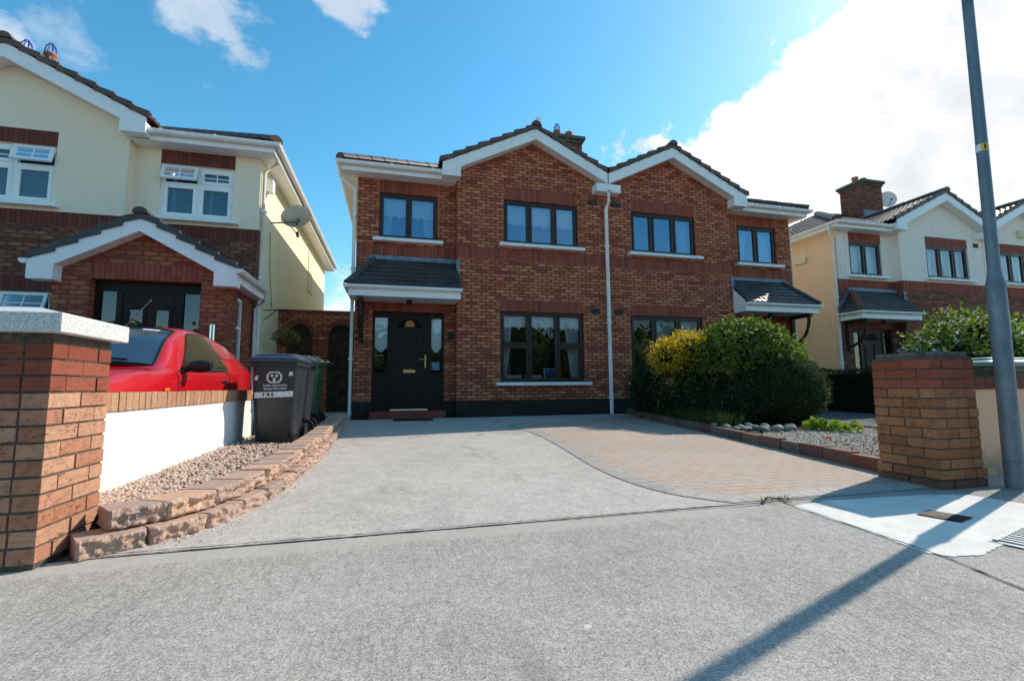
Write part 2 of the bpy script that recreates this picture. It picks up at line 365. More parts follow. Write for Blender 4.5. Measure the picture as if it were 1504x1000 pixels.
M['leaf_grass'] = leaf('grass_blade', [(0, (.03, .06, .012)), (1, (.09, .14, .025))], .6, .2)
M['petal'] = leaf('white_petal', [(0, (.7, .72, .7)), (1, (.8, .8, .78))], .6, .3)
M['rose'] = leaf('pale_orange_petal', [(0, (.6, .35, .12)), (1, (.7, .5, .25))], .6, .3)
M['red_flower'] = leaf('red_petal', [(0, (.6, .06, .02)), (1, (.7, .1, .03))], .6, .2)
M['bark'] = plain('bark', (.05, .035, .025), .9, .1, .4, 20, bump=.8)
def galv():
    t = NT('galvanised_steel'); p = t.pos()
    c = t.ramp(t.noise(t.mapv(p, (14, 14, 5)), 1, 6, .7), [(.25, (.10, .14, .17)), (.5, (.17, .22, .255)), (.8, (.27, .32, .35))])
    c = t.mix(t.rng(t.noise(t.mapv(p, (3, 3, 34)), 1, 3), .62, .72, 0, .55), c, (.07, .09, .11))
    t.bump(t.noise(p, 60, 4), .2, .003)
    return t.done(c, .55, .5, .35)
M['galv'] = galv()
M['band_white'] = plain('white_band', (.8, .8, .8), .5, .3, .03)
M['yellow'] = plain('yellow_label', (.8, .55, .03), .5, .3, .03)
M['ink'] = plain('black_ink', (.01, .01, .01), .6, .2, .03)
M['binbody'] = plain('grey_bin_plastic', (.028, .032, .037), .34, .45, .2, 5, bump=.15, dirt=.2)
M['binlid'] = plain('blue_grey_bin_lid', (.045, .06, .085), .4, .45, .15, 5, dirt=.2)
M['bingreen'] = plain('green_bin_plastic', (.012, .06, .03), .42, .45, .2, 5, dirt=.2)
M['bingreen_lid'] = plain('pale_green_bin_lid', (.12, .25, .19), .4, .45, .15, 5)
M['binprint'] = plain('white_bin_print', (.70, .70, .70), .6, .3, .12, 40)
M['rubber'] = plain('black_rubber', (.012, .012, .012), .7, .3, .2, 12)
def carpaint():
    t = NT('red_car_paint'); lw = t.n('ShaderNodeLayerWeight'); lw.inputs[0].default_value = .35
    c = t.mix(lw.outputs[1], (.62, .004, .012), (.42, .002, .01))
    c = t.mix(t.rng(t.noise(t.pos(), 3, 5), .5, .8, 0, .12), c, (.3, .02, .02))
    return t.done(c, .28, .5, 0, .8)
M['carpaint'] = carpaint()
M['indicator'] = plain('orange_lens', (.8, .25, .02), .2, .5, .05)
M['headlight'] = plain('clear_lens', (.55, .6, .65), .1, .6, .1)
def darkglass(name, col, rough=.03, metal=0.0):
    t = NT(name); return t.done(t.mix(t.noise(t.pos(), 2, 2), scl(col, .8), scl(col, 1.2)), rough, .8, metal)
M['carside'] = darkglass('car_side_glass', (.035, .030, .018)); M['carscreen'] = darkglass('windscreen_glass', (.10, .16, .22), .04, .55); M['pink_reflection'] = darkglass('painted_reflection_glass', (.35, .05, .06), .08)  # quarter glass has a pink reflection painted in as its base colour
M['fanglass'] = plain('dark_fan_glass', (.012, .008, .007), .65, .1); M['dish'] = plain('dish_paint', (.85, .84, .80), .45, .4, .08, 6, dirt=.2)
M['wicker'] = plain('coir_basket', (.12, .06, .03), .95, .1, .4, 40, bump=1)
M['wood'] = plain('gate_wood', (.06, .035, .022), .7, .3, .45, 7)
M['gas'] = plain('meter_box', (.62, .46, .34), .6, .3, .08)

# ------------------------------------------------------------------ shared builders
def wall(mb, P, U, rect, holes=(), zones=(), m=0, depth=None, uo=0.0):
    """upright wall through P along U; holes left open with reveals going by depth; zones = (u0,u1,v0,v1,mat)"""
    P, U = V(P), V(U).normalized(); u0, u1, v0, v1 = rect
    us = sorted({u0, u1, *[q for h in holes for q in h[:2]], *[q for z in zones for q in z[:2]]}); vs = sorted({v0, v1, *[q for h in holes for q in h[2:4]], *[q for z in zones for q in z[2:4]]})
    us = [u for u in us if u0 <= u <= u1]; vs = [v for v in vs if v0 <= v <= v1]
    at = lambda u, v: P + U * u + V((0, 0, v))
    for i in range(len(us) - 1):
        for j in range(len(vs) - 1):
            a, b, c, d = us[i], us[i + 1], vs[j], vs[j + 1]; mu, mv = (a + b) / 2, (c + d) / 2
            if any(h[0] < mu < h[1] and h[2] < mv < h[3] for h in holes): continue
            mm = m
            vo = 0
            for z in zones:
                if z[0] < mu < z[1] and z[2] < mv < z[3]: mm = z[4]
            mb.face([at(a, c), at(b, c), at(b, d), at(a, d)], [(a + uo, c), (b + uo, c), (b + uo, d), (a + uo, d)], mm)
    if depth is not None:
        D = V(depth)
        for h in holes:
            a, b, c, d = h[:4]; q = [at(a, c), at(b, c), at(b, d), at(a, d)]
            for i in range(4):
                mm = h[4] if len(h) > 4 else m
                mb.face([q[i], q[(i + 1) % 4], q[(i + 1) % 4] + D, q[i] + D], m=mm)
def gutter_prof(dirv, r=.058):
    d = V(dirv)
    return [d * (r * math.cos(a)) + V((0, 0, r * math.sin(a) * 1.15)) for a in [math.pi + math.pi * k / 8 for k in range(9)]] + [d * (r + .008), d * (r + .008) + V((0, 0, .014)), d * (-r) + V((0, 0, .014))]
def tile_sheet(mb, O, U, Vv, poly, m=0, period=.3, gauge=.32, roll=.022, step=.03, seg=6):
    O, U, Vv = V(O), V(U).normalized(), V(Vv).normalized(); N = U.cross(Vv)
    if N.z < 0: N = -N
    u0, u1 = min(p[0] for p in poly), max(p[0] for p in poly); v0, v1 = min(p[1] for p in poly), max(p[1] for p in poly)
    nu = max(1, int((u1 - u0) / period * seg)); nv = max(1, int(math.ceil((v1 - v0) / gauge)))
    bm = bmesh.new(); rows = []
    prof = lambda u: roll * (max(0, math.cos(2 * math.pi * u / (period / 2))) ** 1.0)
    for k in range(nv):
        jit = random.uniform(-.003, .003)
        for v, h in ((v0 + k * gauge + .0005, step + jit), (v0 + (k + 1) * gauge, .004)):
            rows.append([bm.verts.new((u0 + (u1 - u0) * i / nu, v, h + prof(u0 + (u1 - u0) * i / nu))) for i in range(nu + 1)])
    for a, b in zip(rows[:-1], rows[1:]):
        for i in range(nu): bm.faces.new((a[i], a[i + 1], b[i + 1], b[i]))
    for i in range(nu):       # front lip
        a, b = rows[0][i], rows[0][i + 1]
        c = bm.verts.new((b.co.x, b.co.y, -.01)); d = bm.verts.new((a.co.x, a.co.y, -.01)); bm.faces.new((d, c, b, a))
    area = sum(poly[i][0] * poly[(i + 1) % len(poly)][1] - poly[(i + 1) % len(poly)][0] * poly[i][1] for i in range(len(poly)))
    pl = poly if area > 0 else poly[::-1]
    for i in range(len(pl)):
        a, b = V((*pl[i], 0)), V((*pl[(i + 1) % len(pl)], 0)); e = b - a; n = V((e.y, -e.x, 0))
        bmesh.ops.bisect_plane(bm, geom=bm.verts[:] + bm.edges[:] + bm.faces[:], plane_co=a, plane_no=n, clear_outer=True)
    bm.verts.index_update(); k = len(mb.v)
    for v in bm.verts: mb.v.append(O + U * v.co.x + Vv * v.co.y + N * v.co.z)
    for f in bm.faces:
        mb.f.append([k + v.index for v in f.verts]); mb.uv.append([(v.co.x, v.co.y) for v in f.verts]); mb.m.append(m); mb.sm.append(False)
    bm.free()
def ridge_tiles(mb, a, b, r=.11, L=.42, m=0):
    a, b = V(a), V(b); n = max(1, round((b - a).length / L)); d = (b - a) / n; dn = d.normalized()
    u = dn.cross(V((0, 0, 1))).normalized(); w = u.cross(dn)
    for i in range(n):
        p, q = a + d * i - dn * .02, a + d * (i + 1); rr = r * random.uniform(.97, 1.03)
        rows = [[c + u * (k * math.cos(t)) + w * (k * math.sin(t) * .9 - .02) for t in [math.pi * j / 10 for j in range(11)]] for c, k in ((p, rr * 1.07), (q, rr))]
        mb.grid(rows, m); mb.face(rows[0], m=m); mb.face(rows[1][::-1], m=m)
def verge(mb, a, b, depthv, m=0, gauge=.32):
    """stepped tile edge running from a (eaves) up to b (apex)"""
    a, b = V(a), V(b); L = (b - a).length; d = (b - a).normalized(); n = int(math.ceil(L / gauge)); up = V((0, 0, 1))
    for i in range(n):
        p = a + d * (i * gauge); l = min(gauge + .05, L - i * gauge)
        if l <= .02: continue
        mb.obox(p + up * -.02 - V(depthv).normalized() * (.004 * (i % 2)), d * l + up * -.06, V(depthv) + V(depthv).normalized() * (.008 * (i % 2)), up * .105, m)
def window(root, x0, x1, z0, z1, Y, cols, mats, s=1, transom=None, name='window', fw=.055, sash=.042, gl='glass', sill=True, opens=(), bars=False, sillmat='sill', label=None, projecting=.09):
    """frame mesh with panes and sill as sub-parts; cols = fractions; faces -Y"""
    if x0 > x1: x0, x1 = x1, x0
    fr = MB(); d0, d1 = Y, Y + .06
    fr.box(x0, x1, d0, d1, z0, z0 + fw); fr.box(x0, x1, d0, d1, z1 - fw, z1); fr.box(x0, x0 + fw, d0 + .001, d1, z0 + fw, z1 - fw); fr.box(x1 - fw, x1, d0 + .001, d1, z0 + fw, z1 - fw)
    n = len(cols); tot = sum(cols); W = (x1 - x0 - 2 * fw - (n - 1) * fw); x = x0 + fw; panes = []; open_sashes = []
    cl = list(cols) if s > 0 else list(cols)[::-1]
    tr = transom if transom is None or s > 0 else list(transom)[::-1]
    for i, c in enumerate(cl):
        w = W * c / tot
        if i < n - 1: fr.box(x + w, x + w + fw, d0 + .002, d1, z0 + fw, z1 - fw)
        cells = [(z0 + fw, z1 - fw)]
        if tr and tr[i] is not None:
            zt = z0 + (z1 - z0) * tr[i]; fr.box(x, x + w, d0 + .003, d1, zt - fw / 2, zt + fw / 2); cells = [(z0 + fw, zt - fw / 2), (zt + fw / 2, z1 - fw)]
        for k, (a, b) in enumerate(cells):
            if (i, k) in opens: open_sashes.append((x, x + w, a, b)); continue
            e = d0 - .012 if sash else d0 + .004
            fr.box(x, x + w, e, d1 - .01, a, a + sash); fr.box(x, x + w, e, d1 - .01, b - sash, b); fr.box(x, x + sash, e + .001, d1 - .01, a + sash, b - sash); fr.box(x + w - sash, x + w, e + .001, d1 - .01, a + sash, b - sash)
            if bars and k == len(cells) - 1 and len(cells) > 1:
                fr.box(x + w / 2 - .009, x + w / 2 + .009, d0 + .02, d0 + .03, a + sash, b - sash); fr.box(x + sash, x + w - sash, d0 + .021, d0 + .029, (a + b) / 2 - .009, (a + b) / 2 + .009)
            panes.append((x + sash, x + w - sash, a + sash, b - sash))
        x += w + fw
    f = fr.build(name, mats, root, bevel=.006)
    if label: f['label'] = label
    for (a, b, c, d) in panes:
        p = MB(); p.face([(a, Y + .025, c), (b, Y + .025, c), (b, Y + .025, d), (a, Y + .025, d)]); p.build('pane', M[gl], f)
    for (a, b, c, d) in open_sashes:      # top hung light tilted open
        o = MB(); h = d - c + .03; ang = .30; dn = V((0, -math.sin(ang), -math.cos(ang))); out = V((0, -math.cos(ang), math.sin(ang)))
        top = V((a - .03, Y - .03, d + .02)); W2 = b - a + .06; t = .05; ux = V((1, 0, 0))
        o.obox(top, ux * W2, dn * t, out * .045); o.obox(top + dn * (h - t), ux * W2, dn * t, out * .045); o.obox(top + dn * t, ux * t, dn * (h - 2 * t), out * .044); o.obox(top + dn * t + ux * (W2 - t), ux * t, dn * (h - 2 * t), out * .044)
        o.obox(top + dn * t + ux * (W2 / 2 - .009) + out * .015, ux * .018, dn * (h - 2 * t), out * .01); o.obox(top + dn * (h / 2 - .009) + ux * t + out * .016, ux * (W2 - 2 * t), dn * .018, out * .008)
        q = top + out * .02 + dn * t + ux * t
        sa = o.build('open_sash', mats, f, bevel=.005)
        p = MB(); p.face([q, q + ux * (W2 - 2 * t), q + ux * (W2 - 2 * t) + dn * (h - 2 * t), q + dn * (h - 2 * t)]); p.build('pane', M[gl], f)
    if sill:
        p = MB(); p.box(x0 - .12, x1 + .12, Y - .1 - projecting, Y + .0, z0 - .075, z0 - .004); p.build('window_sill', M[sillmat], f, bevel=.012)
    return f
def scallop(f, x0, x1, ztop, zbot, Y, n, mat='lace', name='blind'):
    b = MB(); k = n * 10; w = (x1 - x0)
    rows = [[], []]
    for i in range(k + 1):
        t = i / k * n; ft = t - math.floor(t); x = x0 + w * i / k
        dz = .07 * math.sqrt(max(0, 1 - (2 * ft - 1) ** 2)) if True else 0
        yy = Y + .006 * math.sin(x * 40); rows[0].append((x, yy, ztop)); rows[1].append((x, yy, zbot + dz))
    b.grid(rows); b.build(name, M[mat], f)
def drape(f, x0, x1, zt, zb, Y, lean, mat='curtain'):
    b = MB(); k = 24; rows = []
    for j in range(9):
        v = j / 8; sh = lean * v ** 1.5
        rows.append([(x0 + (x1 - x0) * (i / k) * (1 - .35 * v) + sh, Y + .025 * math.sin(i / k * 22), zt + (zb - zt) * v) for i in range(k + 1)])
    b.grid(rows); b.build('curtain', M[mat], f)
def downpipe(root, pts, r=.036, mat='gutter', brackets=(), head=None, name='downpipe'):
    b = MB(); b.tube(pts, r, 12)
    for z in brackets:
        p = V(pts[-1]); b.lathe((p.x, p.y, z), [(r + .012, -.03), (r + .014, 0), (r + .012, .03)], 12); b.box(p.x - .06, p.x + .06, p.y + .01, p.y + .07, z - .015, z + .015)
    if head: b.box(head[0] - .07, head[0] + .07, head[1] - .06, head[1] + .06, head[2] - .1, head[2] + .05)
    return b.build(name, M[mat], root)

# ------------------------------------------------------------------ a house of the estate type
# local x runs from the outer corner towards the party wall; recess 0..2.19 holds the door, gabled bay 2.19..5.87
SL = .49; RW, HW = 2.19, 5.87
def house(px, s, yr, label, style, group='houses along the street'):
    yb = yr - .25; z0 = G(yr) - .02; yback = yr + 9.2; zt = 5.62
    X = lambda xl: px + s * xl
    root = thing('semi_detached_house', (px, yr, G(yr)), label, 'house', group)
    cream = style != 'brick'
    bm_, sm_, um_ = {'brick': ('brick', 'soldier', 'brick'), 'cream': ('brick_dark', 'soldier_dark', 'cream'), 'ivory': ('brick_dark', 'soldier', 'ivory')}[style]
    side = {'brick': 'side', 'cream': 'cream_side', 'ivory': 'peach'}[style]
    mats = [M[bm_], M[sm_], M['plinth'], M[um_]]
    wx = (.47, 1.77); w1 = (3.29, 5.15); w0 = (3.19, 5.25); dx = (.38, 1.94)
    zw = (4.10, 5.18); zl = (.88, 2.51); zd = (.28, 2.46)
    up = 3 if cream else 0
    hol_r = [(*wx, *zw, 3 if cream else 0)]; hol_b = [(*w1, *zw, 3 if cream else 0), (*w0, *zl)]
    porch = style == 'cream'
    hol_r.append((*dx, z0, zd[1]))
    band = lambda a, b: [(a, b, 3.97, 9, up), (a, b, 3.70, 3.97, 1), (a, b, z0, .48, 2)]
    w = MB()
    wall(w, (px, yr, 0), (s, 0, 0), (0, RW, z0, zt), hol_r, band(0, RW) + [(*wx, 5.18, 5.46, 1), (*dx, 2.46, 2.73, 1)], 0, (0, .09, 0), uo=3.1)
    wall(w, (px, yb, 0), (s, 0, 0), (RW, HW, z0, zt), hol_b, band(RW, HW) + [(*w1, 5.18, 5.46, 1), (w0[0], w0[1], 2.51, 2.78, 1)], 0, (0, .09, 0), uo=3.1)
    wall(w, (X(RW), yb, 0), (0, 1, 0), (0, .25, z0, zt), (), [(0, .25, 3.97, 9, up), (0, .25, 3.70, 3.97, 1), (0, .25, z0, .48, 2)], 0, uo=.3)
    xc = (RW + HW) / 2; hw = (HW - RW) / 2
    gz = 6.88 - .27 - SL * hw + .02
    pts = [(RW, zt), (HW, zt), (HW, gz), (xc, gz + SL * hw), (RW, gz)]
    w.face([(X(a), yb, b) for a, b in pts], [(a + 3.1, b) for a, b in pts], up)
    w.build('front_wall', mats, root)
    sw = MB(); wall(sw, (px, yr, 0), (0, 1, 0), (0, 9.2, z0, zt)); wall(sw, (px, yback, 0), (s, 0, 0), (0, HW, z0, zt)); wall(sw, (X(HW), yb, 0), (0, 1, 0), (0, 9.45, z0, zt))
    sw.build('side_wall', M[side], root)
    if cream:       # brick quoin wraps round the corner below the string course
        q = MB(); wall(q, (px - s * .004, yr, 0), (0, 1, 0), (0, .12, z0, 3.97), (), [(0, .12, 3.7, 3.97, 1)], 0); q.build('corner_bricks', mats, root)
    # roof -------------------------------------------------
    e = .36; ye = yr - e; xe = -.34; yrd = (yr + yback) / 2; rise = (yrd - ye) * SL; cs = math.sqrt(1 + SL * SL)
    ze = 5.66
    tmat = 'tiles'
    rf = MB()
    sl = (yrd - ye) * cs
    tile_sheet(rf, (X(xe), ye, ze), (s, 0, 0), (0, 1, SL), [(0, 0), (RW - xe - .02, 0), (RW - xe - .02, sl), (yrd - ye, sl)] if yrd - ye < RW - xe else [(0, 0), (RW - xe - .02, 0), (RW - xe - .02, (RW - xe - .02) * cs)], m=0)
    vs0 = .75 * cs
    tile_sheet(rf, (X(xe), ye, ze), (s, 0, 0), (0, 1, SL), [(RW - xe - .02, vs0), (HW - xe, vs0), (HW - xe, sl), (yrd - ye, sl), (RW - xe - .02, (RW - xe - .02) * cs)], m=0)
    half = yrd - ye
    tile_sheet(rf, (X(xe), ye, ze), (0, 1, 0), (s, 0, SL), [(0, 0), (2 * half, 0), (half, sl)], m=0)
    rf.face([(X(xe), ye + 2 * half, ze), (X(HW), ye + 2 * half, ze), (X(HW), yrd, ze + rise), (X(xe + half), yrd, ze + rise)])
    # gable over the bay
    yg = yb - .27; ov = 2.2 if True else 0; zr = 6.90; yint = ye + (zr - ze) / SL + .3
    gs = math.sqrt(1 + SL * SL)
    for sg, ext in ((-1, 2.26), (1, hw + .03)):
        tile_sheet(rf, (X(xc + sg * ext), yg, zr + .04 - SL * ext), (0, 1, 0), (-s * sg, 0, SL), [(0, 0), (yint - yg, 0), (yint - yg, ext * gs), (0, ext * gs)], m=0)
        verge(rf, (X(xc + sg * ext), yg - .015, zr + .045 - SL * ext), (X(xc), yg - .015, zr + .045), (0, .09, 0), m=0)
    ridge_tiles(rf, (X(xc), yg - .03, zr + .07), (X(xc), yint, zr + .07), m=0)
    ridge_tiles(rf, (X(xe), ye, ze + .05), (X(xe + half), yrd, ze + rise + .05), .13, m=0)
    ridge_tiles(rf, (X(xe + half), yrd, ze + rise + .06), (X(HW), yrd, ze + rise + .06), m=0)
    roof = rf.build('roof', M[tmat], root)
    # bargeboards, box ends, soffits ------------------------
    bb = MB(); so = MB()
    for sg, ext in ((-1, 2.2), (1, hw - .01)):
        a = V((X(xc), yg + .012, 6.88)); dv = V((s * sg * ext, 0, -SL * ext))
        inner = V((s * sg * (ext - .0), 0, -SL * ext))
        bb.face([a, a + dv, a + dv + V((0, 0, -.27)), a + V((0, 0, -.27))]); bb.face([a + V((0, .03, 0)), a + dv + V((0, .03, 0)), a + dv + V((0, .03, -.27)), a + V((0, .03, -.27))])
        bb.face([a + V((0, 0, -.27)), a + dv + V((0, 0, -.27)), a + dv + V((0, .03, -.27)), a + V((0, .03, -.27))])
        bb.obox(a + V((0, -.012, -.27)), dv, (0, .012, 0), (0, 0, .035))
        so.face([a + V((0, .03, -.245)), a + dv + V((0, .03, -.245)), a + dv + V((0, yb - yg, -.245)), a + V((0, yb - yg, -.245))])
        xa, xb_ = (xc - 2.2, RW - .0 + .02) if sg < 0 else (HW - .32, HW - .004)
        zb = 6.88 - SL * 2.2 - .36 if sg < 0 else 6.88 - SL * 1.84 - .35
        zb = 5.50
        bb.box(X(xa), X(xb_ + (.03 if sg < 0 else 0)), yg + .004, yb - .002, zb, zb + (.22 if sg < 0 else .2))
    bb.build('bargeboard', M['upvc'], root); so.build('gable_soffit', M['gutter'], root)
    # eaves over the recess and down the side ---------------
    fa = MB(); fa.box(X(xe + .02), X(RW - .36), ye + .03, ye + .055, 5.47, 5.64); fa.box(X(xe + .02), X(RW - .02), ye + .055, yr - .002, 5.468, 5.482)
    fa.box(X(xe + .02), X(xe + .045), ye + .06, yback + .3, 5.471, 5.641); fa.box(X(xe + .045), px - s * .002, ye + .06, yback + .3, 5.469, 5.483)
    fa.build('fascia', M['upvc'], root)
    gu = MB(); pr = gutter_prof((0, 1, 0)); gu.extrude(pr, [(X(xe - .06), ye - .035, 5.63), (X(RW - .3), ye - .035, 5.63)])
    for xx in (.7, 1.6): gu.box(X(xx), X(xx + .05), ye - .105, ye + .03, 5.565, 5.655)
    pr = gutter_prof((1, 0, 0)); gu.extrude(pr, [(X(xe - .04), ye - .09, 5.632), (X(xe - .04), yback + .3, 5.632)])
    gu.build('gutter', M['gutter'], root)
    if style != 'cream':
        downpipe(root, [(X(xe - .04), yr - .1, 5.6), (X(xe - .04), yr - .1, 5.42), (X(-.06), yr + .06, 5.2), (X(-.06), yr + .06, z0)], brackets=(4.6, 3.4, 1.4))
    # windows -----------------------------------------------
    if style == 'cream':
        f = window(root, X(wx[0]), X(wx[1]), *zw, yr + .06, [1, 1], M['upvc'], 1, [.66, .66], opens=((0, 1),), bars=True, sillmat='upvc', fw=.06, sash=.06, gl='glass_blind')
        f2 = window(root, X(w1[0]), X(w1[1]), *zw, yb + .06, [1, 1, 1], M['upvc'], 1, [.66, .66, .66], opens=((2, 1),), bars=True, sillmat='upvc', fw=.06, sash=.06, gl='glass_blind')
        f3 = window(root, X(w0[0]), X(w0[1]), *zl, yb + .06, [1, 1, 1], M['upvc'], 1, [.72, .72, .72], opens=((2, 1),), bars=True, sillmat='upvc', fw=.06, sash=.06, gl='glass_low')
        for f_, (a, b), y in ((f, wx, yr), (f2, w1, yb)):
            bl = MB()
            for k in range(26):
                z = 4.14 + k * .040; bl.obox((min(X(a), X(b)) + .05, y + .2, z), (abs(X(a) - X(b)) - .1, 0, 0), (0, .03, .018), (0, .001, .003))
            for q in (.12, .62): bl.box(min(X(a), X(b)) + (b - a) * q, min(X(a), X(b)) + (b - a) * q + .06, y + .185, y + .19, 4.12, 5.16)
            bl.build('venetian_blind', M['blind'], f_)
    else:
        lightc = style == 'ivory'
        gk = 'glass_blind' if style == 'ivory' else 'glass'
        f = window(root, X(wx[0]), X(wx[1]), *zw, yr + .05, [1, 1], M['brown'], gl=gk)
        f2 = window(root, X(w1[0]), X(w1[1]), *zw, yb + .05, [1, 1.05, .95], M['brown'], s, gl=gk)
        f3 = window(root, X(w0[0]), X(w0[1]), *zl, yb + .05, [1, 1.05, .95], M['brown'], s, [.52, None, .52], gl='glass_low')
        return_windows = (f, f2, f3)
    rm = MB()       # near-black boxes stand in for unlit interiors behind the windows
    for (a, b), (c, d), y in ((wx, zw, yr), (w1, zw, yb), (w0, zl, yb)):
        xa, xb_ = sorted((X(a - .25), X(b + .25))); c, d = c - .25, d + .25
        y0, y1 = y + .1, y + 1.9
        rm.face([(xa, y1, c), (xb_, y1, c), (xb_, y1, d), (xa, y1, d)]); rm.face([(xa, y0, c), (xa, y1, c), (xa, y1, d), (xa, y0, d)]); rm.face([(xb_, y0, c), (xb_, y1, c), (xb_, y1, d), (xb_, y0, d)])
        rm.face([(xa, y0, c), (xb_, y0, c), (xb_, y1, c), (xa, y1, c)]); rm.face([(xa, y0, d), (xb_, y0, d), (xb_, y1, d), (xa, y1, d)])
    rm.build('room_shade', M['room_shade'], root)
    if style == 'cream': return root, f, f2, f3
    # canopy over the door ----------------------------------
    cy = yr - .72; ca, cb = -.1, 2.22; zg = 2.86
    cp = MB(); sly = yr - cy; rise2 = 3.62 - 2.9; L2 = math.hypot(sly, rise2); run = .5
    cp2 = 'tiles_grey'
    tile_sheet(cp, (X(ca), cy, 2.9), (s, 0, 0), (0, sly, rise2), [(0, 0), (cb - ca, 0), (cb - ca, L2), (run, L2)], gauge=.16, period=.3, roll=.012, step=.022)
    tile_sheet(cp, (X(ca), cy, 2.9), (0, 1, 0), (s * run, 0, rise2), [(0, 0), (sly, 0), (sly, math.hypot(run, rise2))], gauge=.16, roll=.012, step=.022)
    can = cp.build('canopy_roof', M['tiles_grey'], root)
    hp = MB(); ridge_tiles(hp, (X(ca), cy, 2.93), (X(ca + run), yr, 3.65), .075, .2); hp.build('hip_tiles', M['tiles_red' if style == 'ivory' else 'tiles_grey'], can)
    fl = MB(); fl.box(X(ca + run - .12), X(RW - .004), yr - .07, yr - .004, 3.60, 3.695); fl.box(X(RW - .01), X(RW + .07), yb - .02, yb - .004, 3.2, 3.62)
    for k in range(6): fl.box(X(ca + run - .14 - .085 * k), X(ca + run - .05 - .085 * k), yr - .02, yr - .004, 3.5 - .115 * k, 3.66 - .115 * k)
    fl.build('flashing', M['lead'], can)
    cf = MB(); cf.box(X(ca + .02), X(cb), cy + .04, cy + .065, 2.66, 2.88); cf.box(X(ca + .02), X(cb), cy + .065, yr - .26, 2.662, 2.68); cf.box(X(ca + .02), X(RW - .003), yr - .258, yr - .003, 2.662, 2.68); cf.box(X(ca + .02), X(ca + .045), cy + .066, yr - .003, 2.681, 2.88)
    cf.face([(X(cb + .001), cy + .04, 2.66), (X(cb + .001), yb - .004, 2.66), (X(cb + .001), yb - .004, 3.32), (X(cb + .001), cy + .04, 2.92)])
    cf.build('canopy_fascia', M['upvc'], can)
    cg = MB(); cg.extrude(gutter_prof((0, 1, 0), .05), [(X(ca - .05), cy - .01, 2.86), (X(cb + .03), cy - .01, 2.86)]); cg.extrude(gutter_prof((1, 0, 0), .05), [(X(ca - .03), cy - .05, 2.861), (X(ca - .03), yr + .03, 2.861)]); cg.build('canopy_gutter', M['gutter'], can)
    br = MB()
    br.box(X(.1), X(.19), yr - .09, yr - .003, 1.75, 2.66); br.box(X(.1), X(.19), yr - .66, yr - .092, 2.57, 2.66)
    arc = [V((X(.145), yr - .09 - .5 * math.sin(t), 1.9 + .68 * (1 - math.cos(t)))) for t in [math.pi / 2 * k / 8 for k in range(9)]]
    br.tube(arc, .042, 8); br.build('canopy_bracket', M['timber'], root)
    lp = MB(); lp.lathe((X(1.15), yr - .35, 2.56), [(.0, 0), (.05, .01), (.07, .05), (.06, .1), (.03, .1)], 14); lp.build('porch_lamp', M['black'], root)
    # door set ----------------------------------------------
    yd = yr + .07; a, b = dx; fr = MB()
    xs = [a, a + .36, b - .32, b]           # side light, door leaf, side light
    for q0, q1 in ((a, a + .05), (xs[1] - .04, xs[1] + .04), (xs[2] - .04, xs[2] + .04), (b - .05, b)): fr.box(X(q0), X(q1), yd, yd + .08, .28, zd[1])
    fr.box(X(a), X(b), yd - .002, yd + .078, zd[1] - .07, zd[1] - .001)
    for q0, q1 in ((xs[0] + .05, xs[1] - .04), (xs[2] + .04, xs[3] - .05)):
        fr.box(X(q0), X(q1), yd + .01, yd + .06, .28, 1.1); fr.box(X(q0 + .06), X(q1 - .06), yd - .004, yd + .01, .42, .98); fr.box(X(q0), X(q1), yd + .012, yd + .06, zd[1] - .13, zd[1] - .07)
    df = fr.build('door_frame', M['darkdoor'], root, bevel=.006)
    for q0, q1 in ((xs[0] + .05, xs[1] - .04), (xs[2] + .04, xs[3] - .05)):
        p = MB(); p.face([(X(q0), yd + .03, 1.1), (X(q1), yd + .03, 1.1), (X(q1), yd + .03, zd[1] - .13), (X(q0), yd + .03, zd[1] - .13)]); p.build('side_pane', M['glass_door'], df)
        if style == 'brick':
            t = MB(); zc = 1.68; m0 = (q0 + q1) / 2
            out = [(q0, zd[1] - .13), (q0, zc)] + [(q0 + (q1 - q0) * k / 12, zc - .03 - .09 * math.sin(math.pi * k / 12) ** 2) for k in range(1, 12)] + [(q1, zc), (q1, zd[1] - .13)]
            t.face([(X(u), yd + .06, v) for u, v in out]); t.build('lace_panel', M['lace'], df)
    dk = MB(); dk.box(X(a), X(b), yd + .35, yd + .37, .2, zd[1]); dk.build('hall_shade_sheet', M['room_shade'], root)  # flat near-black sheet painted for the unlit entrance
    d = MB(); l0, l1 = xs[1] + .04, xs[2] - .04
    d.box(X(l0), X(l1), yd + .015, yd + .06, .33, zd[1] - .07)
    mid = (l0 + l1) / 2
    for p0, p1 in ((l0 + .09, mid - .05), (mid + .05, l1 - .09)):
        for c, e2 in ((.47, 1.02), (1.26, 1.98)):
            d.box(X(p0), X(p1), yd + .004, yd + .015, c, e2); d.box(X(p0 + .035), X(p1 - .035), yd - .006, yd + .004, c + .035, e2 - .035)
    door = d.build('door', M['darkdoor'], root, bevel=.006)
    fn = MB(); pts = [(X(mid + .27 * math.cos(t)), yd + .008, 2.1 + .21 * math.sin(t)) for t in [math.pi * k / 16 for k in range(17)]]; fn.face(pts); fn.build('fanlight', M['fanglass'], door)
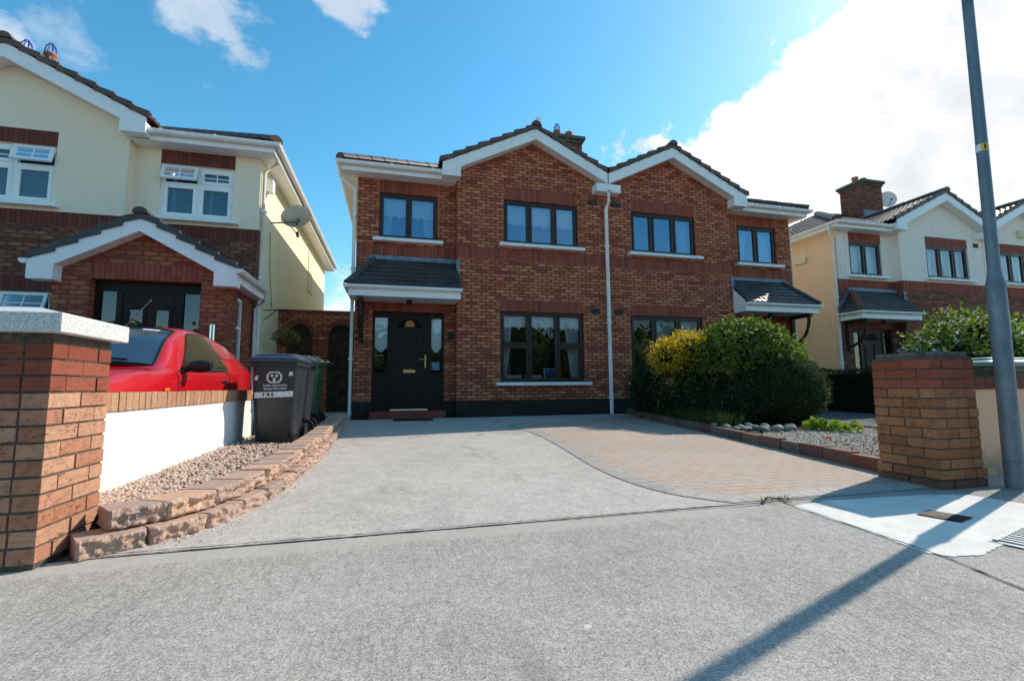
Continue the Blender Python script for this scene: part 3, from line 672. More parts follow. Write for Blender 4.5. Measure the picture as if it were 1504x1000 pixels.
    if style == 'brick':
        fm = MB(); 
        pts = [(X(mid + .11 * math.cos(t)), yd + .004, 2.13 + .15 * math.sin(t)) for t in [math.pi * k / 10 for k in range(11)]]; fm.face(pts); fm.build('fanlight_motif', M['amber'], door)
        lb = MB(); lb.box(X(mid - .13), X(mid + .13), yd - .022, yd + .002, 1.1, 1.17); lb.build('letterbox', M['brass'], door, bevel=.004)
        hd = MB(); hx = l1 - .05 if s > 0 else l1 - .05; hd.box(X(hx - .015), X(hx + .015), yd, yd + .014, 1.22, 1.5); hd.tube([(X(hx), yd - .04, 1.4), (X(hx - .14), yd - .04, 1.4)], .011, 8); hd.tube([(X(hx), yd, 1.4), (X(hx), yd - .045, 1.4)], .011, 8); hd.build('handle', M['brass'], door)
    st = MB(); st.box(X(a - .03), X(b + .03), yr - .16, yd - .003, z0, .27); st.build('doorstep', M['tile_step'], root, bevel=.01)
    th = MB(); th.box(X(l0), X(l1), yd - .05, yd - .005, .274, .31); th.build('threshold', M['chrome'], root)
    # air bricks
    for xx, z in ((5.55, 5.30), (5.57, 2.58)):
        vb = MB(); xa, xb_ = sorted((X(xx - .12), X(xx + .12))); vb.box(xa, xb_, yb - .012, yb - .003, z - .07, z + .07)
        for k in range(5): vb.box(xa + .02 + k * .044, xa + .036 + k * .044, yb - .02, yb - .012, z - .055, z + .055)
        vb.build('air_vent', M['grille' if style == 'brick' else 'cap'], root)
    return (root,) + return_windows
M['blind'] = plain('reflection_blue_slat', (.10, .20, .46), .6, .3, .08)  # sky's blue reflection put into the colour of the white slats

def chimney(root, x0, x1, y0, y1, zt, pots, mat='brick_dark', guard=True):
    c = MB(); c.box(x0, x1, y0, y1, 6.6, zt); ch = c.build('chimney', M[mat], root)
    k = MB(); k.box(x0 - .1, x1 + .1, y0 - .1, y1 + .1, zt + .002, zt + .12); k.box(x0 - .04, x1 + .04, y0 - .04, y1 + .04, zt - .1, zt - .003); k.build('chimney_cap', M['cap'], ch, bevel=.02)
    f = MB(); f.box(x0 - .03, x1 + .03, y0 - .05, y0 - .004, 7.6, 8.12); f.build('flashing', M['lead'], ch)
    for (px_, py_, g) in pots:
        p = MB(); p.lathe((px_, py_, zt + .12), [(.13, 0), (.135, .04), (.115, .06), (.11, .26), (.135, .28), (.135, .33), (.1, .33), (.1, .1)], 18); po = p.build('chimney_pot', M['pot'], ch)
        if g:
            w = MB()
            for q in range(8):
                t = q * math.pi / 4; w.tube([(px_ + .12 * math.cos(t), py_ + .12 * math.sin(t), zt + .44), (px_ + .10 * math.cos(t + .3), py_ + .10 * math.sin(t + .3), zt + .62), (px_ + .03 * math.cos(t), py_ + .03 * math.sin(t), zt + .74)], .012, 5)
            w.build('bird_guard', M['guard'], po)
M['guard'] = plain('blue_wire', (.05, .08, .4), .5, .4)

# ---- the four houses
A, Aw, Aw1, Aw0 = house(-.83, 1, 10.45, 'brown brick house with white lace blinds and a dark panelled front door, in the middle', 'brick')
B, Bw, Bw1, Bw0 = house(10.92, -1, 10.45, 'brown brick house behind the garden shrubs, with bare blue-reflecting windows', 'brick')
Lh, Lw, Lw1, Lw0 = house(-2.69, -1, 10.05, 'cream and brick house with white windows and a gabled brick porch behind the red car', 'cream')
Rh, Rw, Rw1, Rw0 = house(13.10, 1, 10.85, 'cream and brick house with peach side wall and a satellite dish by its chimney', 'ivory')
R2, R2w, R2w1, R2w0 = house(24.86, -1, 10.85, 'cream and brick house cut off by the right edge behind the lamp post', 'ivory')
A['label'] = 'brown brick house with scalloped white blinds and a brass letterbox beside the wheelie bins'
B['label'] = 'brown brick house with bare blue-reflecting windows behind the shrubs, right half of the brick pair'

# scalloped blinds and curtains of the left brick house
for f, (a, b), (zt, zb), y, n in ((Aw, (-.36, .94), (5.15, 4.62), 10.62, 6), (Aw1, (2.46, 4.32), (5.15, 4.58), 10.37, 7), (Aw0, (2.36, 4.42), (2.48, 2.10), 10.37, 9)):
    scallop(f, a + .05, b - .05, zt, zb, y, n)
drape(Aw, -.32, -.02, 5.1, 4.15, 10.70, -.02); drape(Aw, .88, .56, 5.1, 4.15, 10.70, .02)
drape(Aw0, 2.40, 2.72, 2.4, .95, 10.5, -.04); drape(Aw0, 4.38, 4.02, 2.4, .95, 10.5, .04)
for f, a, b, y in ((Rw, 13.58, 14.86, 11.08), (Rw1, 16.4, 18.24, 10.83), (R2w1, 19.7, 21.56, 10.83)):
    drape(f, a, a + (b - a) * .62, 5.15, 4.13, y, -.02, 'lace'); drape(f, b, b - (b - a) * .52, 5.15, 4.13, y + .03, .02, 'lace')
drape(Bw, 10.4, 9.85, 5.1, 4.15, 10.7, 0); drape(Bw, 9.2, 9.7, 5.1, 4.15, 10.7, 0); drape(Bw1, 7.55, 7.2, 5.1, 4.15, 10.45, 0)
for (x0, x1) in ((6.55, 6.98), (7.12, 7.55)):
    b_ = MB(); b_.face([(x0, 10.5, 1.9), (x1, 10.5, 1.9), (x1, 10.5, 2.42), (x0, 10.5, 2.42)]); b_.build('blind', M['curtain'], Bw0)
chimney(A, 5.3, 6.35, 14.45, 15.15, 9.42, [(5.55, 14.8, True), (6.0, 14.8, False)])
chimney(Rh, 19.25, 20.35, 14.6, 15.6, 9.35, [(19.55, 15.1, False), (20.0, 15.1, False)])
chimney(Lh, -9.2, -8.3, 13.0, 13.8, 8.75, [(-8.5, 13.4, True), (-9.0, 13.4, True)])
# downpipe on the party line, with hopper
downpipe(A, [(5.06, 9.98, 5.56), (5.06, 10.0, 5.30), (5.06, 10.14, 5.14), (5.06, 10.14, .12)], .045, brackets=(4.2, 2.3, .5), head=(5.06, 9.93, 5.62), name='party_downpipe')
# inside the lower window of the left brick house
t = thing('sofa', (3.2, 10.95, .2), 'dark red sofa seen through the ground floor window of the brick house', 'sofa')
m = MB(); m.box(2.5, 4.0, 10.72, 10.9, .5, 1.06); m.build('backrest', M['sofa'], t, bevel=.05)
m = MB(); m.box(2.5, 4.0, 10.9, 11.4, .3, .62); m.build('seat', M['sofa'], t, bevel=.05)
m = MB(); m.box(2.6, 3.0, 10.712, 10.719, .9, 1.05); m.box(3.1, 3.5, 10.712, 10.719, .94, 1.05); m.build('white_throw', M['paper'], t)
t = thing('picture_frame', (3.72, 10.68, 1.0), 'blue picture leaning inside the ground floor window of the brick house', 'picture')
m = MB(); m.obox((3.56, 10.66, .97), (.3, 0, 0), (0, .02, 0), (0, .06, .24)); m.build('frame', M['paper'], t)
m = MB(); m.obox((3.58, 10.652, .99), (.26, 0, 0), (0, .005, 0), (0, .05, .2)); m.build('print', M['blue'], t)
m = MB(); m.box(1.18, 1.33, 10.43, 10.447, 1.86, 2.02); m.build('number_plaque', M['black'], A)
m = MB(); m.box(1.0 - .16 + .0, 1.0 + .02, 10.56, 10.565, 1.16, 1.34); m.build('sticker', M['sticker'], A)
m = MB(); m.box(.02, .82, 9.62, 9.98, G(9.8) + .008, G(9.8) + .022); tag(m.build('doormat', M['black'], None, bevel=.004), 'thin dark doormat on the concrete before the brick house door', 'doormat')
# white sensor box on the gable of the left brick house
m = MB(); m.tube([(3.33, 10.2, 6.98), (3.33, 10.2, 7.12)], .012, 6); m.box(3.29, 3.38, 10.14, 10.26, 7.1, 7.32); m.build('roof_sensor', M['upvc'], A)
# alarm / boiler boxes on the cream houses
m = MB(); m.box(20.7, 20.98, 10.5, 10.596, 5.72, 5.98); m.build('alarm_box', M['side'], R2, bevel=.03)
m = MB(); m.box(13.02, 13.097, 11.9, 12.35, 4.75, 4.92); m.build('boiler_vent', M['side'], Rh, bevel=.02)
m = MB(); m.box(13.03, 13.097, 11.4, 11.9, .2, 1.15); m.build('meter_box', M['gas'], Rh, bevel=.01)
m = MB(); m.box(-2.687, -2.55, 10.42, 10.62, 4.95, 5.22); m.build('alarm_box', M['upvc'], Lh, bevel=.03)
downpipe(Lh, [(-2.4, 10.05, 5.58), (-2.4, 10.08, 5.42), (-2.64, 10.14, 5.22), (-2.64, 10.14, .1)], brackets=(4.4, 3.0, 1.4))
m = MB(); m.box(-2.687, -2.66, 15.5, 16.4, 3.86, 3.94); m.box(-2.688, -2.67, 15.6, 16.3, 3.95, 5.15); m.build('side_window', M['side'], Lh)

# ---- gabled porch of the cream house
PY = 8.5; pl, pr_, pc = -5.1, -2.72, -3.93
w = MB(); dz = 2.52
wall(w, (pl, PY, 0), (1, 0, 0), (0, pr_ - pl, .05, 2.6), [(pl * 0 + .48, 2.02, .05, dz)], [(.48, 2.02, dz, 2.6, 1)], 0, (0, .22, 0))
hwp = (pr_ - pl) / 2; cxp = (pl + pr_) / 2
q = [(pl, 2.6), (pl + .48, 2.6), (pl + .48, 2.78), (pl + 2.02, 2.78), (pl + 2.02, 2.6), (pr_, 2.6), (pr_, 2.62), (cxp, 2.62 + SL * hwp * 1.15), (pl, 2.62)]
w.face([(x, PY, z) for x, z in [(pl, 2.6), (pl + .48, 2.6), (pl + .48, 2.78), (cxp, 2.78), (cxp, 2.62 + .56 * hwp), (pl, 2.62)]]); w.face([(x, PY, z) for x, z in [(cxp, 2.78), (pl + 2.02, 2.78), (pl + 2.02, 2.6), (pr_, 2.6), (pr_, 2.62), (cxp, 2.62 + .56 * hwp)]])
w.face([(pl + .48, PY, 2.6), (pl + 2.02, PY, 2.6), (pl + 2.02, PY, 2.78), (pl + .48, PY, 2.78)], m=1)
wall(w, (pr_, PY, 0), (0, 1, 0), (0, 1.55, .05, 2.6), [(.62, .98, .75, 2.42)], [], 0, (-.1, 0, 0), uo=.4)
wall(w, (pl, PY, 0), (0, 1, 0), (0, 1.3, .05, 2.6))
porch = w.build('porch', [M['porch_brick'], M['soldier']], Lh)
rf = MB(); ps = .56; zr = 2.62 + ps * hwp + .26; gs = math.hypot(1, ps); ext = hwp + .2; yf = PY - .2
for sg in (-1, 1):
    tile_sheet(rf, (cxp + sg * ext, yf, zr - ps * ext), (0, 1, 0), (-sg, 0, ps), [(0, 0), (1.75, 0), (1.75, ext * gs), (0, ext * gs)], roll=.014, step=.028)
    verge(rf, (cxp + sg * ext, yf - .012, zr - ps * ext), (cxp, yf - .012, zr), (0, .09, 0))
ridge_tiles(rf, (cxp, yf - .02, zr + .03), (cxp, 10.0, zr + .03), .1)
rf.build('porch_roof', M['tiles_grey'], porch)
bb = MB()
for sg in (-1, 1):
    a = V((cxp, yf + .01, zr - .03)); dv = V((sg * ext, 0, -ps * ext)); h = V((0, 0, -.25))
    bb.face([a, a + dv, a + dv + h, a + h]); bb.face([a + h, a + dv + h, a + dv + h + V((0, .19, 0)), a + h + V((0, .19, 0))]); bb.obox(a + h + V((0, -.012, 0)), dv, (0, .012, 0), (0, 0, .03))
    x0, x1 = sorted((cxp + sg * (ext + .01), cxp + sg * (hwp - .12))); bb.box(x0, x1, yf - .004, PY - .003, zr - .03 - ps * ext - .30, zr - .03 - ps * ext - .02)
bb.box(cxp + ext - .03, cxp + ext, PY - .003, 10.04, zr - ps * ext - .24, zr - ps * ext - .03); bb.box(pr_ + .003, cxp + ext - .03, PY, 10.04, zr - ps * ext - .24, zr - ps * ext - .22)
bb.build('porch_bargeboard', M['upvc'], porch)
g_ = gutter_prof((1, 0, 0), .05)
for sg in (-1, 1):
    gu = MB(); gu.extrude(g_, [(cxp + sg * (ext + .05), yf - .03, zr - ps * ext - .05), (cxp + sg * (ext + .05), 10.0, zr - ps * ext - .05)])
    if sg < 0: gu.build('porch_gutter', M['gutter'], porch)
gu.tube([(cxp + ext + .05, 9.9, zr - ps * ext - .1), (cxp + ext + .03, 9.9, zr - ps * ext - .28), (pr_ + .06, 10.0, zr - ps * ext - .42), (pr_ + .06, 10.0, .1)], .034, 10)
gu.build('porch_gutter', M['gutter'], porch)
d = MB(); x0, x1, yd = pl + .48, pl + 2.02, PY + .16
for a, b in ((x0, x0 + .06), (x0 + .3, x0 + .38), (x1 - .38, x1 - .3), (x1 - .06, x1)): d.box(a, b, yd, yd + .07, .1, dz)
d.box(x0, x1, yd - .003, yd + .068, dz - .16, dz - .001)
for a, b in ((x0 + .06, x0 + .3), (x1 - .3, x1 - .06)): d.box(a, b, yd + .01, yd + .06, .1, .9)
pd = d.build('porch_door_frame', M['darkdoor'], Lh)
for a, b in ((x0 + .06, x0 + .3), (x1 - .3, x1 - .06)):
    p = MB(); p.face([(a, yd + .03, .9), (b, yd + .03, .9), (b, yd + .03, dz - .16), (a, yd + .03, dz - .16)]); p.build('side_pane', M['glass_door'], pd)
d = MB(); d.box(x0 + .38, x1 - .38, yd + .015, yd + .06, .12, dz - .16); xm = (x0 + x1) / 2
for a, b in ((x0 + .46, xm - .06), (xm + .06, x1 - .46)):
    d.box(a, b, yd, yd + .015, 1.3, 2.12); d.box(a, b, yd, yd + .015, .3, 1.1)
pd2 = d.build('porch_door', M['darkdoor'], Lh, bevel=.006)
for a, b in ((x0 + .5, xm - .1), (xm + .1, x1 - .5)):
    p = MB(); p.face([(a, yd - .004, 1.36), (b, yd - .004, 1.36), (b, yd - .004, 2.06), (a, yd - .004, 2.06)]); p.build('door_pane', M['glass_door'], pd2)
p = MB(); p.lathe((xm, yd - .03, 1.48), [(.0, -.04), (.045, -.03), (.05, .0), (.02, .04), (.008, .09), (0, .1)], 12); p.build('door_knocker', M['chrome'], pd2)
dk = MB(); dk.box(x0, x1, yd + .3, yd + .32, .1, dz); dk.build('hall_shade_sheet', M['room_shade'], Lh)  # dark sheet stands in for shade behind the porch door
sf = MB()
for a, b in ((9.12, 9.17), (9.43, 9.48)): sf.box(pr_ - .08, pr_ - .03, a, b, .75, 2.42)
sf.box(pr_ - .08, pr_ - .031, 9.17, 9.43, .75, .81); sf.box(pr_ - .08, pr_ - .031, 9.17, 9.43, 2.36, 2.42); sf.box(pr_ - .08, pr_ - .032, 9.17, 9.43, 1.85, 1.9)
sfo = sf.build('porch_side_window', M['upvc'], Lh, bevel=.005)
p = MB(); p.face([(pr_ - .06, 9.17, .8), (pr_ - .06, 9.43, .8), (pr_ - .06, 9.43, 2.38), (pr_ - .06, 9.17, 2.38)]); p.build('pane', M['glass_low'], sfo)
p = MB(); p.tube([(-2.86, PY - .06, 1.48), (-2.86, PY - .06, 1.82)], .045, 14); p.box(-2.89, -2.83, PY - .03, PY - .003, 1.55, 1.75); p.build('porch_light', M['chrome'], Lh)

# satellite dishes
def dish(name, loc, aim, r, label, wallpt, tip=None):
    t = thing(name, loc, label, 'satellite dish', 'satellite dishes'); c = V(loc); n = V(aim).normalized(); u = n.cross(V((0, 0, 1))).normalized(); w = u.cross(n)
    b = MB(); rows = []
    for k in range(6):
        q = r * k / 5 + .001; rows.append([c + u * (q * math.cos(a)) + w * (q * 1.08 * math.sin(a)) + n * (.16 * (q / r) ** 2 * r) for a in [2 * math.pi * j / 28 for j in range(28)]])
    b.grid(rows, 0, True, True); b.grid([[p - n * .008 for p in r_] for r_ in rows][::-1], 0, True, True); b.build('reflector', M['dish'], t)
    b = MB(); b.tube([c - n * .03, c - n * .12, V(wallpt)], .018, 8); b.tube([c - n * .12 - w * .08, c - n * .12 + w * .08], .03, 8); b.build('mount', M['galv'], t)
    b = MB(); tip = V(tip) if tip else c + n * (r * 1.1) - w * (r * .55); b.tube([c - w * r * .95 + n * .02, tip], .012, 6); b.build('arm', M['galv'], t)
    b = MB(); b.tube([tip - n * .03, tip + n * .08], .03, 10); b.build('receiver', M['black'], t)
dish('satellite_dish', (-2.12, 10.75, 4.52), (-.25, .35, .8), .31, 'pale satellite dish on an arm from the yellow side wall of the cream house', (-2.66, 10.85, 4.4), (-2.02, 10.4, 4.02))
dish('satellite_dish', (20.75, 14.7, 8.75), (-.5, -.75, .1), .34, 'satellite dish standing beside the brick chimney of the right cream house', (20.4, 15.1, 8.6))
# cable down the side wall of the cream house
m = MB(); m.tube([(-2.675, 10.9, 4.2), (-2.672, 11.0, 3.4), (-2.674, 11.3, 2.6)], .006, 5); m.build('cable', M['black'], Lh)

# ---- passage wall with arched gates between the houses
def arch_wall():
    t = thing('passage_wall', (-1.76, 12, .1), 'brick screen wall with two arched wooden gates between the two houses', 'wall')
    y = 12.0; x0, x1, ztop = -2.687, -.833, 2.6; arches = [(-2.2, .29, 1.93), (-1.25, .30, 1.93)]
    w = MB(); xs = [x0]; n = 12
    cur = x0
    for cx_, r, sp in arches:
        w.face([(cur, y, .1), (cx_ - r, y, .1), (cx_ - r, y, ztop), (cur, y, ztop)])
        for k in range(n):
            a0, a1 = math.pi - math.pi * k / n, math.pi - math.pi * (k + 1) / n
            p, q = (cx_ + r * math.cos(a0), sp + r * 1.35 * math.sin(a0)), (cx_ + r * math.cos(a1), sp + r * 1.35 * math.sin(a1))
            w.face([(p[0], y, p[1]), (q[0], y, q[1]), (q[0], y, ztop), (p[0], y, ztop)]); w.face([(p[0], y, p[1]), (q[0], y, q[1]), (q[0], y + .2, q[1]), (p[0], y + .2, p[1])])
        for sx in (-r, r): w.face([(cx_ + sx, y, .1), (cx_ + sx, y + .2, .1), (cx_ + sx, y + .2, sp), (cx_ + sx, y, sp)])
        cur = cx_ + r
    w.face([(cur, y, .1), (x1, y, .1), (x1, y, ztop), (cur, y, ztop)]); w.face([(x0, y, ztop), (x1, y, ztop), (x1, y + .2, ztop), (x0, y + .2, ztop)]); w.face([(x0, y + .21, .1), (x1, y + .21, .1), (x1, y + .21, ztop), (x0, y + .21, ztop)])
    w.build('brickwork', M['brick'], t)
    c = MB(); c.box(x0, x1, y - .04, y + .24, ztop + .003, ztop + .07); c.build('coping', M['coping_red'], t)
    for cx_, r, sp in arches:
        rg = MB()
        for k in range(13):
            a = math.pi * k / 12; d = V((math.cos(a), 0, 1.35 * math.sin(a))).normalized(); p = V((cx_ + (r + .005) * math.cos(a), y - .015, sp + (r + .005) * 1.35 * math.sin(a))); tn = V((-d.z, 0, d.x))
            rg.obox(p - tn * .032, tn * .064, d * .11, (0, .012, 0))
        rg.build('arch_ring', M['coping_red'], t)
        g = MB(); nb = 6
        for k in range(nb):
            a, b = cx_ - r + 2 * r * k / nb, cx_ - r + 2 * r * (k + 1) / nb - .006; f = lambda x: sp + r * 1.35 * math.sqrt(max(0, 1 - ((x - cx_) / r) ** 2)) 
            pts = [(a, .16), (b, .16)] + [(a + (b - a) * q / 4, f(a + (b - a) * q / 4)) for q in (4, 3, 2, 1, 0)]
            g.face([(x, y + .1, z) for x, z in pts]); g.face([(b, y + .1, .16), (b, y + .12, .16), (b, y + .12, f(b)), (b, y + .1, f(b))])
        g.face([(cx_ - r, y + .125, .1), (cx_ + r, y + .125, .1), (cx_ + r, y + .125, sp + r * 1.3), (cx_ - r, y + .125, sp + r * 1.3)])
        g.build('gate', M['wood'], t)
arch_wall()

# ------------------------------------------------------------------ ground, path, drives
def struct(name, mb, mat): return tag(mb.build(name, mat), kind='structure')
def poly(mb, pts, dz, m=0): mb.face([(x, y, G(y) + dz) for x, y in pts], m=m)
g = MB(); ys = [-400, -1.5, 2.6, 10.2, 40, 400]; xs_ = [-400, -40, 0, 40, 400]
g.grid([[(x, y, G(y) - .012 - (.13 if y < -1 else 0)) for x in xs_] for y in ys], sm=False); struct('ground', g, M['ground'])
def strip(mb, pts, w, dz, m=0, rnd=.5):
    """irregular thin strip along a line on the ground"""
    P = []
    for a, b in zip(pts[:-1], pts[1:]):
        n = max(2, int(math.hypot(b[0] - a[0], b[1] - a[1]) / .04))
        P += [(a[0] + (b[0] - a[0]) * i / n, a[1] + (b[1] - a[1]) * i / n) for i in range(n)]
    P.append(pts[-1]); L = []; R = []
    for i, p in enumerate(P):
        a, b = P[max(0, i - 1)], P[min(len(P) - 1, i + 1)]; d = V((b[0] - a[0], b[1] - a[1])).normalized(); n = V((-d.y, d.x))
        q = noise.noise(V((p[0] * 4, p[1] * 4, 3))) * w * .45
        w1, w2 = w * (.5 + rnd * random.uniform(-.5, .7)), w * (.5 + rnd * random.uniform(-.5, .7))
        L.append((p[0] + n.x * (w1 + q), p[1] + n.y * (w1 + q))); R.append((p[0] - n.x * (w2 - q), p[1] - n.y * (w2 - q)))
    mb.grid([[(x, y, G(y) + dz) for x, y in L], [(x, y, G(y) + dz) for x, y in R]], m, False)
def spline(pts, n=12):
    out = []
    for i in range(len(pts) - 1):
        p0, p1, p2, p3 = (V(pts[max(0, min(len(pts) - 1, i + k))]) for k in (-1, 0, 1, 2))
        for j in range(n):
            t = j / n; out.append(.5 * ((2 * p1) + (p2 - p0) * t + (2 * p0 - 5 * p1 + 4 * p2 - p3) * t * t + (3 * p1 - p0 - 3 * p2 + p3) * t ** 3))
    out.append(V(pts[-1])); return out
JY = 2.64
fp = MB(); fp.face([(-40, -1.3, 0), (2.5, -1.3, 0), (2.5, JY, 0), (-40, JY, 0)]); fp.face([(2.5, -1.3, 0), (40, -1.3, 0), (40, 2.85, 0), (2.5, 2.85, 0)]); struct('footpath', fp, M['footpath'])
k = MB(); k.box(-40, 40, -1.44, -1.302, -.14, .002); struct('street_kerb', k, M['patch'])
r = MB(); r.face([(-60, -9, -.13), (60, -9, -.13), (60, -1.44, -.13), (-60, -1.44, -.13)]); struct('road', r, M['asphalt'])
edgeL = spline([(-1.40, 2.60), (-1.0, 2.95), (-.80, 3.6), (-.735, 4.5), (-.72, 6.0), (-.77, 7.6), (-.84, 9.85)])
bedK = spline([(5.45, 10.15), (5.22, 9.3), (4.86, 7.6), (4.58, 5.9), (4.30, 4.3), (4.08, 3.05)])
pav = spline([(2.06, 8.2), (2.06, 7.7), (2.08, 6.4), (1.95, 5.1), (1.84, 4.2), (1.82, 3.5), (1.92, 3.0), (2.18, 2.66)])
d = MB(); poly(d, [(-.85, 10.17)] + [(p.x - .06, p.y) for p in edgeL[::-1] if p.y > JY] + [(-1.42, JY), (2.6, JY), (4.12, JY)] + [(p.x + .04, p.y) for p in bedK[::-1]], .004)
struct('driveway', d, M['drive'])
d = MB(); poly(d, [(p.x, p.y) for p in pav] + [(3.9, 2.66), (4.1, 3.05)] + [(p.x + .03, p.y) for p in bedK[::-1] if p.y < 10.1] + [(5.3, 9.75), (3.4, 8.7)], .008)
struct('brick_paving', d, M['pavers'])
d = MB(); random.seed(3)
for lst in (pav + [V((3.1, 2.66)), V((3.9, 2.66))],):      # soldier edging of the paving
    acc = 0
    for a, b in zip(lst[:-1], lst[1:]):
        L = (b - a).length; n = max(1, round(L / .1)); t = (b - a) / n; dn = t.normalized(); nn = V((dn.y, -dn.x)) * -1
        for i in range(n):
            p = a + t * i; q = [p + dn * .004, p + t - dn * .004, p + t - dn * .004 + nn * .2, p + dn * .004 + nn * .2]
            d.obox((q[0].x, q[0].y, G(q[0].y) + .0005), (q[1] - q[0]).to_3d(), (q[3] - q[0]).to_3d(), (0, 0, .0100))
struct('paving_edging', d, island('edging_paver', [(0, (.40, .37, .34)), (.5, (.48, .43, .38)), (1, (.54, .43, .36))], mottle=.35, scale=20))
j = MB(); strip(j, [(-1.5, 2.655), (.4, 2.64), (1.9, 2.62), (2.35, 2.60)], .0075, .0125, rnd=.9); strip(j, [(2.52, 2.60), (2.42, 1.62), (2.3, 1.2), (2.1, .2), (1.9, -1.2)], .010, .0045)
strip(j, [(-.75, 6.9), (.5, 6.98), (2.0, 7.02)], .008, .009); strip(j, [(1.95, 7.72), (2.5, 8.6), (3.3, 9.6)], .01, .0125)
strip(j, [(2.36, 2.6), (2.5, 2.72), (2.6, 2.60)], .018, .0135); struct('slab_joints', j, M['joint'])
p = MB(); pts = [(2.49, 2.50), (2.46, 2.1), (2.40, 1.66), (2.46, 1.60), (2.60, 1.58), (2.75, 1.62), (2.95, 1.66), (3.3, 1.70), (3.9, 1.74), (3.95, 2.1), (3.90, 2.42), (3.55, 2.50), (3.2, 2.53), (2.8, 2.55)]
rag = []
for a, b in zip(pts, pts[1:] + pts[:1]):
    for i in range(6): rag.append((a[0] + (b[0] - a[0]) * i / 6 + random.uniform(-.006, .006), a[1] + (b[1] - a[1]) * i / 6 + random.uniform(-.006, .006)))
poly(p, rag, .0045)
for a, b in zip(rag, rag[1:] + rag[:1]): p.face([(a[0], a[1], -.01), (b[0], b[1], -.01), (b[0], b[1], .0045), (a[0], a[1], .0045)])
struct('concrete_patch', p, M['patch'])
# drives of the neighbours
d = MB(); d.face([(7.0, 2.9, G(2.9) + .004), (10.8, 2.9, G(2.9) + .004), (10.8, 10.3, G(10.3) + .004), (7.4, 10.3, G(10.3) + .004)]); d.face([(-8.5, 2.7, .002), (-1.95, 2.7, .002), (-2.2, 10.1, G(10.2) + .002), (-8.5, 10.1, G(10.2) + .002)]); struct('neighbour_drive', d, M['ground'])
d = MB(); d.box(-2.66, -.86, 9.9, 12.2, .0, .2); struct('side_passage', d, M['drive'])
# covers in the path
c = MB(); q = [(3.02, 2.14), (3.2, 2.19), (3.26, 2.0), (3.08, 1.95)]
c.face([(x, y, .0088) for x, y in q]); c.face([((x - 3.14) * .9 + 3.14, (y - 2.07) * .9 + 2.07, .0112) for x, y in q]); c.obox((3.10, 2.05, .0114), (.06, .016, 0), (-.008, .03, 0), (0, 0, .002)); tag(c.build('water_cover', M['ink']), 'small black rectangular cover set in the white concrete patch', 'utility cover')
c = MB()
for i in range(9): c.obox((2.94 + i * .045, 1.53 + i * .012, .0075), (.022, .006, 0), (-.04, .15, 0), (0, 0, .006))
c.obox((2.92, 1.515, .0078), (.44, .12, 0), (-.005, .02, 0), (0, 0, .007)); c.obox((2.88, 1.675, .0078), (.44, .12, 0), (-.005, .02, 0), (0, 0, .007)); c.obox((2.90, 1.51, .0062), (.46, .124, 0), (-.045, .19, 0), (0, 0, .001))
tag(c.build('drain_grating', M['galv']), 'metal drain grating in the path at the right edge of the photo', 'grating')

# ------------------------------------------------------------------ gate pillars and garden walls
def pillar(name, x0, y0, n, label, zb, seed, red_rows, dark_rows, plinth=False, main='pillar_brick'):
    rnd = random.Random(seed); W = .45; t = thing(name, (x0 + W / 2, y0 + W / 2, zb), label, 'gate pillar', 'brick gate pillars')
    parts = {'brickwork': MB(), 'red': MB(), 'dark': MB()}
    core = MB(); core.box(x0 + .008, x0 + W - .008, y0 + .008, y0 + W - .008, zb - .02, zb + n * .075 + .02); core.build('mortar', M['mortar'], t)
    x1, y1 = x0 + W, y0 + W; gp = .010; hb = .1025
    for i in range(n):
        z0, z1 = zb + i * .075 + gp / 2, zb + (i + 1) * .075 - gp / 2
        mb = parts['red'] if i in red_rows else parts['dark'] if i in dark_rows else parts['brickwork']
        e = .012 if (plinth and i < 2) else 0
        def bx(a, b, c, d_):
            o = rnd.uniform(0, .006); mb.box(a - (e if a == x0 else 0) + (o if a == x0 else 0), b + (e if b == x1 else 0) - (o if b == x1 else 0), c - (e if c == y0 else 0) + (o if c == y0 else 0), d_ + (e if d_ == y1 else 0), z0 + rnd.uniform(0, .002), z1)
        if i % 2:      # headers at the corners of the front
            for (a, b) in ((x0, x0 + .22), (x0 + .23, x1 - hb - gp)): bx(a, b, y0, y0 + hb)
            bx(x1 - hb, x1, y0, y0 + .22); bx(x1 - hb, x1, y0 + .23, y1)
            bx(x0, x0 + hb, y0 + hb + gp, y0 + .335); bx(x0, x0 + hb, y0 + .345, y1); bx(x0 + hb + gp, x1 - hb - gp, y1 - hb, y1)
        else:
            bx(x0, x0 + hb, y0, y0 + .22); bx(x0 + hb + gp, x0 + .335, y0, y0 + hb); bx(x0 + .345, x1, y0, y0 + hb)
            bx(x0, x0 + hb, y0 + .23, y1); bx(x1 - hb, x1, y0 + hb + gp, y0 + .335); bx(x1 - hb, x1, y0 + .345, y1); bx(x0 + hb + gp, x1 - hb - gp, y1 - hb, y1)
    for nm, mt in (('brickwork', main), ('red', 'pillar_red'), ('dark', 'pillar_dark')):
        if parts[nm].f: parts[nm].build('brickwork', M[mt], t, bevel=.005)
    return t
tl = pillar('gate_pillar', -1.95, 2.55, 13, 'brick gate pillar with a pale granite cap, left of the driveway', .02, 1, (11, 12, 10), ())
c = MB(); a, b, zc = .052, .225 + .052, 1.04
cx_, cy_ = -1.725, 2.775
for k, (w, z) in enumerate(((b, zc), (b, zc + .088), (.02, zc + .135))): pass
ring = lambda w, z: [(cx_ - w, cy_ - w, z), (cx_ + w, cy_ - w, z), (cx_ + w, cy_ + w, z), (cx_ - w, cy_ + w, z)]
r0, r1, r2 = ring(b, zc), ring(b, zc + .088), ring(.06, zc + .14)
c.face(r0[::-1]); c.face(r2)
